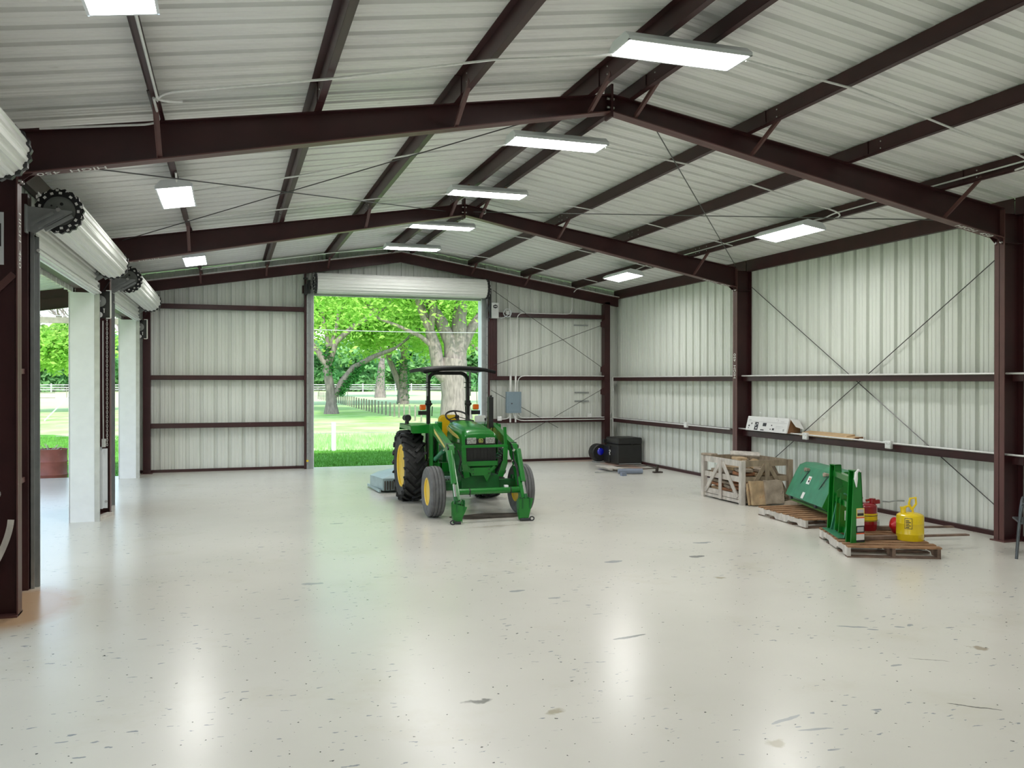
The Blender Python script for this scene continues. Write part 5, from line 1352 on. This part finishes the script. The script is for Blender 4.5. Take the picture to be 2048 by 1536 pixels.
slab('leaning_stone', (4.66, 3.62, .22), (.36, .42, .055), (radians(78), 0, -.06), 'stone_grey', 'greyish brown stone slab leaning on the front of the crate, right one', 404)
slab('leaning_stone', (4.34, 3.71, .20), (.28, .37, .03), (radians(82), 0, .1), 'stone_tan', 'thin slab standing just behind the orange-stained stone', 405)
slab('leaning_stone', (5.05, 3.56, .035), (.40, .25, .06), (0, 0, .5), 'stone_grey', 'grey stone lying flat on the floor at the right foot of the crate', 406)

# ------------------------------------------------------------------ pallets
def pallet(label, cx, cy, ang, L, Wd, mat_side):
    """deck boards run along local x; L along x, Wd along y"""
    t = thing('pallet', label, 'pallet', (cx, cy, 0), 'wooden pallets'); t.rotation_euler = (0, 0, ang); rnd = random.Random(int(cx*100))
    m = MB(); n = 8; bw = Wd/n*.60
    for i in range(n):
        y = -Wd/2+bw/2+i*(Wd-bw)/(n-1); m.box(-L/2+rnd.uniform(-.012, .012), L/2+rnd.uniform(-.012, .012), y-bw/2, y+bw/2, .115, .133)
    m.build('top_deck', 'pallet_wood', t, local=True)
    m = MB()
    for i in (0, 2, 5, 7):
        y = -Wd/2+bw/2+i*(Wd-bw)/(n-1); m.box(-L/2, L/2, y-bw/2, y+bw/2, 0, .016)
    m.build('bottom_deck', 'pallet_dark', t, local=True)
    for j, x in enumerate((-L/2+.02, 0, L/2-.02)):
        m = MB(); a = Wd/2
        pts = [(-a, .016), (-a*.72, .016), (-a*.66, .05), (-a*.30, .05), (-a*.24, .016), (a*.24, .016), (a*.30, .05), (a*.66, .05), (a*.72, .016), (a, .016), (a, .115), (-a, .115)]
        m.prism(pts, 'x', x-.019, x+.019); m.build('stringer', mat_side if j == 0 else 'pallet_dark', t, local=True)
    return t
# near pallet: boards run across the view
pallet('near wooden pallet under the yellow can and green fork frame', 3.69, .13, radians(-24), 1.05, 1.28, 'wood_pale')
pallet('farther wooden pallet under the green bucket', 4.25, 2.15, radians(-5), .95, 1.30, 'wood_pale')

# ------------------------------------------------------------------ loader bucket lying face down on the farther pallet
bk = thing('loader_bucket', 'worn green loader bucket tipped on the farther pallet, back side showing', 'loader bucket', (4.4, 2.2, .13))
bk.rotation_euler = (0, 0, radians(-17))
# local: x away from viewer, y along the bucket; back face leans towards +x at the top
Lb = 1.50
prof = [(.04, .02), (-.10, .08), (-.20, .155), (-.04, .50), (.03, .62), (.13, .66), (.30, .65), (.33, .63), (.14, .64), (.06, .60), (-.01, .48), (-.165, .16), (-.09, .105), (.04, .05)]
m = MB(); m.prism(prof, 'y', -Lb/2, Lb/2); m.build('shell', 'green_worn', bk, local=True)
for s in (-1, 1):
    m = MB(); m.prism([(.04, .02), (-.10, .08), (-.20, .155), (-.04, .50), (.03, .62), (.13, .66), (.33, .64), (.36, .30), (.20, .04)], 'y', s*Lb/2-.006, s*Lb/2+.006); m.build('end_plate', 'green', bk, local=True)
m = MB(); m.bar((-.115, -Lb/2, .075), (-.115, Lb/2, .075), .02, .03); m.build('cutting_edge', 'green', bk, local=True)
def on_face(z, off):     # point on the leaning back face at height z
    t = (z-.155)/(.5-.155); return -.20+.16*t-off
for y in (-.42, .33):
    m = MB(); m.box(on_face(.56, .0)-.03, on_face(.56, 0)+.10, y-.055, y+.055, .565, .60); m.tube([(on_face(.58, .01), y-.05, .60), (on_face(.55, .03), y, .56), (on_face(.58, .01), y+.05, .60)], .014, 6); m.build('hook', 'stone_grey', bk, local=True)
    m = MB(); m.tube([(on_face(.60, .0)+.04, y-.10, .615), (on_face(.52, .006), y-.075, .53), (on_face(.42, .006), y-.02, .43), (on_face(.38, .006), y+.035, .36)], .006, 5); m.build('weld_line', 'ink', bk, local=True)
for y in (-.50, .50):
    m = MB(); m.box(on_face(.13, .0)-.0, on_face(.13, 0)+.03, y-.03, y+.03, .11, .155); m.build('slot_lug', 'ink', bk, local=True)
def decal(par, y0, y1, z0, z1, mats, nm='decal'):
    xa, xb = on_face(z0, .004), on_face(z1, .004); m = MB()
    m.add([(xa, y0, z0), (xa, y1, z0), (xb, y1, z1), (xb, y0, z1)], [(0, 1, 2, 3)]); return m.build(nm, mats, par, local=True)
decal(bk, .03, .16, .385, .50, 'label_white', 'warning_label')
m = MB()
for z0, z1, mt in ((.455, .475, 'label_red'), (.415, .445, 'ink')):
    xa, xb = on_face(z0, .006), on_face(z1, .006); m = MB(); m.add([(xa, .05, z0), (xa, .105, z0), (xb, .105, z1), (xb, .05, z1)], [(0, 1, 2, 3)]); m.build('label_mark', mt, bk, local=True)
decal(bk, .02, .12, .175, .265, 'label_white', 'paper_label')

# ------------------------------------------------------------------ pallet fork frame standing on the near pallet
ff = thing('fork_frame', 'bright green pallet fork frame standing on the near pallet, tines pointing right', 'fork attachment', (3.42, .35, .133))
# side posts: near one at y≈-.1, far one at y≈.85 ; plates tapering upwards
def post(yc, x, h, w0, w1, nm):
    m = MB(); m.prism([(x-w0*.55, .133), (x+w0*.45, .133), (x+w1*.55-.02, .133+h), (x-w1*.45-.02, .133+h)], 'y', yc-.05, yc-.035)
    m.prism([(x-w0*.55, .133), (x+w0*.45, .133), (x+w1*.55-.02, .133+h), (x-w1*.45-.02, .133+h)], 'y', yc+.035, yc+.05)
    m.bar((x+w0*.42, yc, .14), (x+w1*.50-.02, yc, .13+h), .10, .012, up=(1, 0, 0)); m.bar((x-.02, yc-.05, .133+h), (x-.02, yc+.05, .133+h), w1, .012)
    m.build(nm, 'green', ff)
post(-.06, 3.22, .86, .20, .10, 'side_frame'); post(.78, 3.62, .84, .20, .10, 'side_frame')
for yc, x in ((.16, 3.34), (.40, 3.44), (.58, 3.53)):
    m = MB(); m.prism([(x-.10, .16), (x+.02, .16), (x+.03, .62+.1*(yc > .5)), (x-.06, .66)], 'y', yc-.006, yc+.006); m.build('upright_plate', 'green', ff)
for z in (.86, .54, .20):
    m = MB(); m.bar((3.22, -.06, z), (3.62, .80, z), .06, .07); m.build('cross_bar', 'green', ff)
for yc, x in ((.08, 3.30), (.66, 3.57)):
    m = MB(); m.bar((x-.10, yc, .15), (x+.02, yc, .60), .012, .10, up=(1, .2, 0)); m.bar((x-.11, yc-.04, .14), (x+.01, yc-.04, .56), .07, .012, up=(1, 0, 0)); m.build('tilt_plate', 'green_worn', ff)
    m = MB(); m.tube([(x+.0, yc-.05, .52), (x+.01, yc-.05, .59), (x+.04, yc-.05, .61), (x+.08, yc-.05, .58)], .016, 8); m.build('latch_hook', 'green_worn', ff)
MB().bar((3.22, .16, .14), (3.52, .84, .14), .12, .008).build('foot_plate', 'green_worn', ff)
for yc, xs, xe, ye in ((.02, 3.30, 4.83, -.16), (.62, 3.60, 5.12, .36)):
    m = MB(); m.bar((xs, yc, .16), (xs+.9, yc+(ye-yc)*.55, .155), .09, .04); A = Vector((xs+.9, yc+(ye-yc)*.55, .155)); B = Vector((xe, ye, .150)); m.bar(A, B, .075, .018); m.bar((xs, yc, .16), (xs-.02, yc, .58), .08, .035, up=(1, 0, 0)); m.build('fork_tine', 'pallet_dark', ff)
# strip of warning labels on the near post
lx0, lx1, ly = 3.185, 3.30, -.112
for z0, z1, mt in ((.44, .545, 'decal_yellow'), (.335, .425, 'label_white'), (.425, .44, 'label_red'), (.25, .335, 'ink'), (.235, .25, 'label_red'), (.165, .235, 'label_white'), (.14, .165, 'ink')):
    MB().box(lx0, lx1, ly-.002, ly, z0, z1).build('warning_label', mt, ff)
for z0, z1, mt in ((.455, .485, 'ink'), (.49, .53, 'ink_grey'), (.265, .32, 'ink_grey')):
    MB().box(lx0+.012, lx1-.012, ly-.004, ly-.002, z0, z1).build('label_picture', mt, ff)
m = MB(); m.box(3.36, 3.42, .30, .305, .33, .45); m.build('paper_label', 'label_white', ff); MB().box(3.38, 3.40, .297, .30, .35, .43).build('label_mark', 'label_red', ff)
m = MB(); m.tube([(3.24, -.12, .985), (3.205, -.12, 1.005), (3.175, -.12, .97), (3.17, -.12, .90), (3.18, -.12, .80)], [.012, .014, .02, .024, .006], 8); tag(m.build('white_rag', 'white_plastic', smooth=True), 'white rag hanging over the top of the green fork frame', 'rag')

# ------------------------------------------------------------------ safety cans
def can(x, y, z, r, h, mat, label, yaw, red):
    t = thing('safety_can', label, 'fuel can', (x, y, z))
    pr = [(r*.97, 0), (r, .01), (r, h*.22), (r*1.012, h*.235), (r, h*.25), (r, h*.60), (r*1.012, h*.615), (r, h*.63), (r, h*.84), (r*.965, h*.90), (r*.80, h*.955), (r*.45, h*.99), (0, h)]
    m = MB(); m.lathe(pr, (x, y, z), 'z', 40); m.build('body', mat, t, smooth=True)
    m = MB()
    d = Vector((cos(yaw), sin(yaw), 0)); c = Vector((x, y, z+h))
    p = c - d*r*.55; m.cyl(tuple(p-Vector((0, 0, .04))), tuple(p+Vector((0, 0, .05))), .032, 16); m.cyl(tuple(p+Vector((0, 0, .05))), tuple(p+Vector((0, 0, .065))), .038, 16)
    m.build('spout', mat, t, smooth=True)
    m = MB()
    if red:
        p2 = c - d*r*.62; m.cyl(tuple(p2), tuple(p2+Vector((0, 0, .115))), .022, 12)
        p3 = c + d*r*.62; m.cyl(tuple(p3-Vector((0, 0, .06))), tuple(p3+Vector((0, 0, .05))), .04, 14); m.bar(tuple(p3), tuple(p3+d*.09+Vector((0, 0, .01))), .04, .05); m.bar(tuple(c+Vector((0, 0, .02))), tuple(p3+Vector((0, 0, .04))), .02, .03)
    else:
        pts = [c + d*v[0] + Vector((0, 0, v[1])) for v in ((-r*.5, .06), (-.02, .075), (.03, .05), (.035, 0))]
        m.tube([tuple(q) for q in pts], .013, 8)
        pts = [c + d*v[0] + Vector((0, 0, v[1])) for v in ((.02, .03), (-.015, .10), (.0, .165), (.07, .175), (.075, .10), (.03, .04), (.02, .02))]
        m.tube([tuple(q) for q in pts], .014, 8)
    m.build('handle', mat, t, smooth=True)
    return t
c1 = can(3.965, -.13, .133, .157, .335, 'can_yellow', 'yellow round metal safety can on the near pallet', radians(-15), False)
m = MB(); n = 8; R_ = .1585
for k_, (z0, z1, a0, a1, mt) in enumerate(((.20, .33, 205, 236, 'ink'), (.206, .324, 207, 234, 'can_yellow'))):
    m = MB(); V = []; F = []; rr = R_+.001*k_
    for i in range(n+1):
        a = radians(a0+(a1-a0)*i/n); V += [(3.965+rr*cos(a), -.13+rr*sin(a), z0+.133-.05), (3.965+rr*cos(a), -.13+rr*sin(a), z1+.133-.05)]
    for i in range(n): F.append((2*i, 2*i+2, 2*i+3, 2*i+1))
    m.add(V, F); m.build('printed_label', mt, c1)
m = MB()
for q in range(5):
    V = []; 
    for i in range(5):
        a = radians(210+20*i/4*(1 if q % 2 else .7)); V += [(3.965+(R_+.002)*cos(a), -.13+(R_+.002)*sin(a), .297+q*.02), (3.965+(R_+.002)*cos(a), -.13+(R_+.002)*sin(a), .307+q*.02)]
    m.add(V, [(2*i, 2*i+2, 2*i+3, 2*i+1) for i in range(4)])
m.build('label_print', 'ink', c1)
c2 = can(3.95, .62, .133, .140, .355, 'can_red', 'dark red safety can with a yellow band, behind the green fork frame', radians(-18), True)
m = MB(); m.lathe([(.1405, .255), (.1425, .256), (.1425, .355), (.1405, .356)], (3.95, .62, .0), 'z', 40); m.build('yellow_band', 'can_yellow', c2, smooth=True)
m = MB(); m.lathe([(.1427, .325), (.1445, .325), (.1445, .332), (.1427, .332)], (3.95, .62, 0), 'z', 40); m.lathe([(.1427, .262), (.1440, .262), (.1440, .268), (.1427, .268)], (3.95, .62, 0), 'z', 40); m.build('band_print', 'ink', c2)
m = MB(); m.tube([(4.16, .56, .50), (4.25, .54, .49), (4.34, .52, .505), (4.46, .50, .50)], .010, 8); m.build('flexible_spout', 'galv', c2, smooth=True)
m = MB(); m.lathe([(.02, 0), (.10, .07), (.105, .075), (.10, .08), (.018, .02)], (4.02, .26, .235), 'x', 24)
o = m.build('funnel', 'red_plastic', smooth=True); tag(o, 'red plastic funnel lying on the near pallet beside the yellow can', 'funnel')
m = MB(); m.lathe([(.05, 0), (.052, .01), (.055, .12), (.053, .12), (.05, .012), (0, .01)], (4.10, .62, .133), 'z', 20); tag(m.build('glass_jar', 'clear_glass', smooth=True), 'clear open glass jar on the near pallet between the two cans', 'jar')

# ------------------------------------------------------------------ things on the low girt
b = thing('lamp_carton', 'long white printed carton lying on the low girt against the middle column', 'carton', (5.6, 5.08, 1.105))
m = MB(); m.prism([(5.50, 1.125), (5.80, 1.14), (5.78, 1.37), (5.57, 1.395)], 'y', 4.45, 5.72); m.build('box', 'white_box', b, bevel=.008)
# printing lies on the face towards the room: x runs 5.50 at z 1.125 to 5.57 at z 1.395
def fx(z): return 5.50+(z-1.125)/(.27)*.07-.003
def mark(y0, y1, z0, z1, mt, nm='print'):
    m = MB(); m.add([(fx(z0), y0, z0), (fx(z0), y1, z0), (fx(z1), y1, z1), (fx(z1), y0, z1)], [(0, 3, 2, 1)]); o = m.build(nm, mt, b); return o
m = MB()
for a in ((5.64, 5.60, 1.20, 1.23), (5.56, 5.53, 1.245, 1.275), (5.64, 5.61, 1.165, 1.18), (5.44, 5.33, 1.145, 1.29), (5.19, 5.08, 1.225, 1.285), (5.24, 5.13, 1.145, 1.165), (4.93, 4.90, 1.24, 1.26), (4.95, 4.92, 1.17, 1.19), (4.88, 4.82, 1.165, 1.20)): 
    y1_, y0_, z0, z1 = a; m.add([(fx(z0), y0_, z0), (fx(z0), y1_, z0), (fx(z1), y1_, z1), (fx(z1), y0_, z1)], [(0, 3, 2, 1)])
m.build('printed_symbols', 'ink', b)
m = MB()
for a in ((5.42, 5.40, 1.22, 1.25), (5.38, 5.35, 1.25, 1.27), (5.40, 5.36, 1.17, 1.195)):
    y1_, y0_, z0, z1 = a; m.add([(fx(z0)-.001, y0_, z0), (fx(z0)-.001, y1_, z0), (fx(z1)-.001, y1_, z1), (fx(z1)-.001, y0_, z1)], [(0, 3, 2, 1)])
m.build('printed_windows', 'white_box', b)
m = MB()
for a in ((5.68, 4.47, 1.300, 1.304), (5.66, 5.58, 1.318, 1.328), (4.78, 4.56, 1.235, 1.24), (4.78, 4.60, 1.21, 1.213), (4.66, 4.56, 1.325, 1.33), (4.56, 4.52, 1.16, 1.20)):
    y1_, y0_, z0, z1 = a; m.add([(fx(z0), y0_, z0), (fx(z0), y1_, z0), (fx(z1), y1_, z1), (fx(z1), y0_, z1)], [(0, 3, 2, 1)])
m.build('printed_lines', 'ink_grey', b)
m = MB(); m.tube([(fx(1.35)-.001, 4.77+.03*cos(a), 1.35+.022*sin(a)) for a in [q*2*pi/14 for q in range(12)]], .002, 4); m.build('printed_ring', 'ink_grey', b)
m = MB(); m.prism([(5.53, 1.125), (5.80, 1.14), (5.78, 1.36), (5.60, 1.37)], 'y', 4.440, 4.448); m.build('open_end', 'cardboard_dark', b)
m = MB(); m.add([(5.585, 4.44, 1.385), (5.775, 4.44, 1.36), (5.775, 4.30, 1.20), (5.62, 4.33, 1.25)], [(0, 1, 2, 3)]); m.each('flap', 'white_box', b)
cb = thing('cardboard_sheet', 'flattened brown cardboard lying on the low girt right of the white carton', 'cardboard', (5.68, 3.5, 1.105))
m = MB(); m.prism([(5.60, 1.108), (5.82, 1.108), (5.82, 1.19), (5.66, 1.165)], 'y', 3.05, 4.20); m.prism([(5.60, 1.108), (5.82, 1.108), (5.80, 1.16), (5.63, 1.15)], 'y', 2.86, 3.05); m.build('sheet', 'cardboard', cb)
m = MB(); m.prism([(5.62, 1.108), (5.82, 1.108), (5.80, 1.165), (5.65, 1.155)], 'y', 2.84, 2.86); m.build('torn_end', 'cardboard_dark', cb)
m = MB(); m.cyl((5.70, 2.70, 1.125), (5.70, 2.80, 1.125), .018, 10); m.box(5.69, 5.71, 2.69, 2.70, 1.107, 1.17); tag(m.build('clamp', 'galv_light'), 'small metal clamp on the low girt at the end of the cardboard', 'clamp')

# ------------------------------------------------------------------ right back corner
c = thing('black_cabinet', 'black lidded cabinet box standing in the right back corner', 'cabinet', (5.63, 10.95, 0))
cx0, cx1, cy0, cy1 = 5.10, 5.74, 10.55, 11.25
MB().box(cx0, cx1, cy0, cy1, .03, .50).build('body', 'tank_black', c, bevel=.015)
MB().box(cx0-.01, cx1+.01, cy0-.012, cy1+.01, .505, .665).build('lid', 'tank_black', c, bevel=.03)
MB().box(cx0+.34, cx0+.39, cy0-.018, cy0-.01, .50, .53).build('latch', 'black', c)
MB().box(cx0+.02, cx1-.02, cy0-.02, cy0-.0, .02, .04).build('foot_strip', 'galv', c)
f = thing('barrel_fan', 'round black drum unit with a blue lens beside the black cabinet', 'fan', (5.2, 11.35, 0))
m = MB(); m.lathe([(.0, -.02), (.19, -.02), (.215, .0), (.22, .05), (.22, .24), (.20, .26), (0, .26)], (4.98, 11.35, .25), 'y', 32); m.build('drum', 'black', f, smooth=True)
MB().box(5.06, 5.22, 11.0, 11.34, .03, .46).build('case', 'black', f, bevel=.02)
m = MB(); m.lathe([(0, -.05), (.03, -.048), (.07, -.035), (.09, -.02)], (4.98, 11.35, .28), 'y', 20); m.build('lens', 'blue_lens', f, smooth=True)
m = MB(); m.tube([(5.06, 10.995, .33), (5.085, 10.99, .345), (5.095, 10.99, .31), (5.07, 10.99, .28), (5.085, 10.99, .22)], .010, 6); m.build('white_mark', 'label_white', f)
MB().box(4.86, 5.1, 11.3, 11.6, 0, .035).build('stand', 'galv', f)
MB().box(5.02, 5.10, 11.2, 11.30, .5, .6).build('upper_box', 'black', f)
# frame, tube and block lying on the floor in front of it
fr = thing('angle_frame', 'rusty angle frame lying on the floor in front of the black cabinet', 'frame', (4.9, 9.4, 0))
m = MB(); m.bar((4.35, 8.85, .04), (4.35, 9.9, .05), .04, .03); m.bar((4.30, 9.0, .06), (5.2, 8.75, .10), .03, .02); m.bar((5.2, 8.75, .10), (5.5, 9.8, .06), .03, .02); m.bar((4.6, 9.9, .05), (5.5, 9.8, .05), .03, .02); m.bar((5.2, 8.75, .01), (5.22, 8.74, .18), .05, .05, up=(0, 1, 0)); m.box(5.12, 5.32, 8.68, 8.80, .0, .03)
m.build('angles', 'mat_brown', fr)
m = MB(); m.prism([(4.28, .03), (4.5, .03), (4.62, .07), (4.2, .09)], 'y', 9.2, 9.9); m.build('scoop', 'wood_pale', fr)
m = MB(); m.cyl((4.25, 8.75, .065), (4.78, 8.62, .065), .055, 16); tag(m.build('blue_pipe', 'pipe_blue', smooth=True), 'short blue-grey pipe lying on the floor by the metal frame', 'pipe')
m = MB(); m.box(4.16, 4.27, 8.36, 8.46, 0, .07); tag(m.build('concrete_block', 'pipe_blue'), 'small grey block on the floor in front of the blue-grey pipe', 'block')
m = MB(); m.bar((3.85, 9.1, .02), (4.6, 8.95, .03), .06, .01); tag(m.build('flat_bar', 'galv'), 'flat metal bar on the floor pointing left of the metal frame', 'bar')

# ------------------------------------------------------------------ grey metal chair cut by the right edge
ch = thing('metal_chair', 'dark grey metal chair cut off by the right edge of the photo', 'chair', (5.0, -.75, 0))
def tb(pts, r, nm): m = MB(); m.tube(pts, r, 8); return m.build(nm, 'chair_metal', ch, smooth=True)
tb([(4.765, -.92, 0), (4.765, -.90, .30), (4.77, -.88, .52), (4.74, -.86, .62), (4.70, -.84, .655)], [.016, .017, .018, .02, .02], 'leg')
tb([(5.22, -1.00, 0), (5.22, -.98, .30), (5.22, -.96, .52), (5.22, -.94, .62)], .017, 'leg')
tb([(4.86, -.44, 0), (4.855, -.52, .42), (4.86, -.50, .92)], .019, 'leg'); tb([(5.26, -.52, 0), (5.26, -.60, .42), (5.27, -.58, .92)], .019, 'leg')
tb([(4.70, -.84, .655), (4.74, -.70, .67), (4.86, -.50, .66)], .022, 'armrest'); tb([(5.22, -.94, .64), (5.25, -.75, .67), (5.27, -.58, .66)], .02, 'armrest')
m = MB(); m.box(4.76, 5.24, -.97, -.50, .405, .43); m.build('seat', 'chair_metal', ch, bevel=.01)
tb([(4.86, -.50, .92), (5.06, -.53, .95), (5.27, -.58, .92)], .019, 'top_rail')
m = MB()
for q in range(5): m.box(4.90+q*.07, 4.935+q*.07, -.53-q*.01, -.515-q*.01, .44, .94)
m.each('back_slat', 'chair_metal', ch)

ch.rotation_euler = (0, 0, radians(-129)); ch.location = (5.097, -.906, 0)
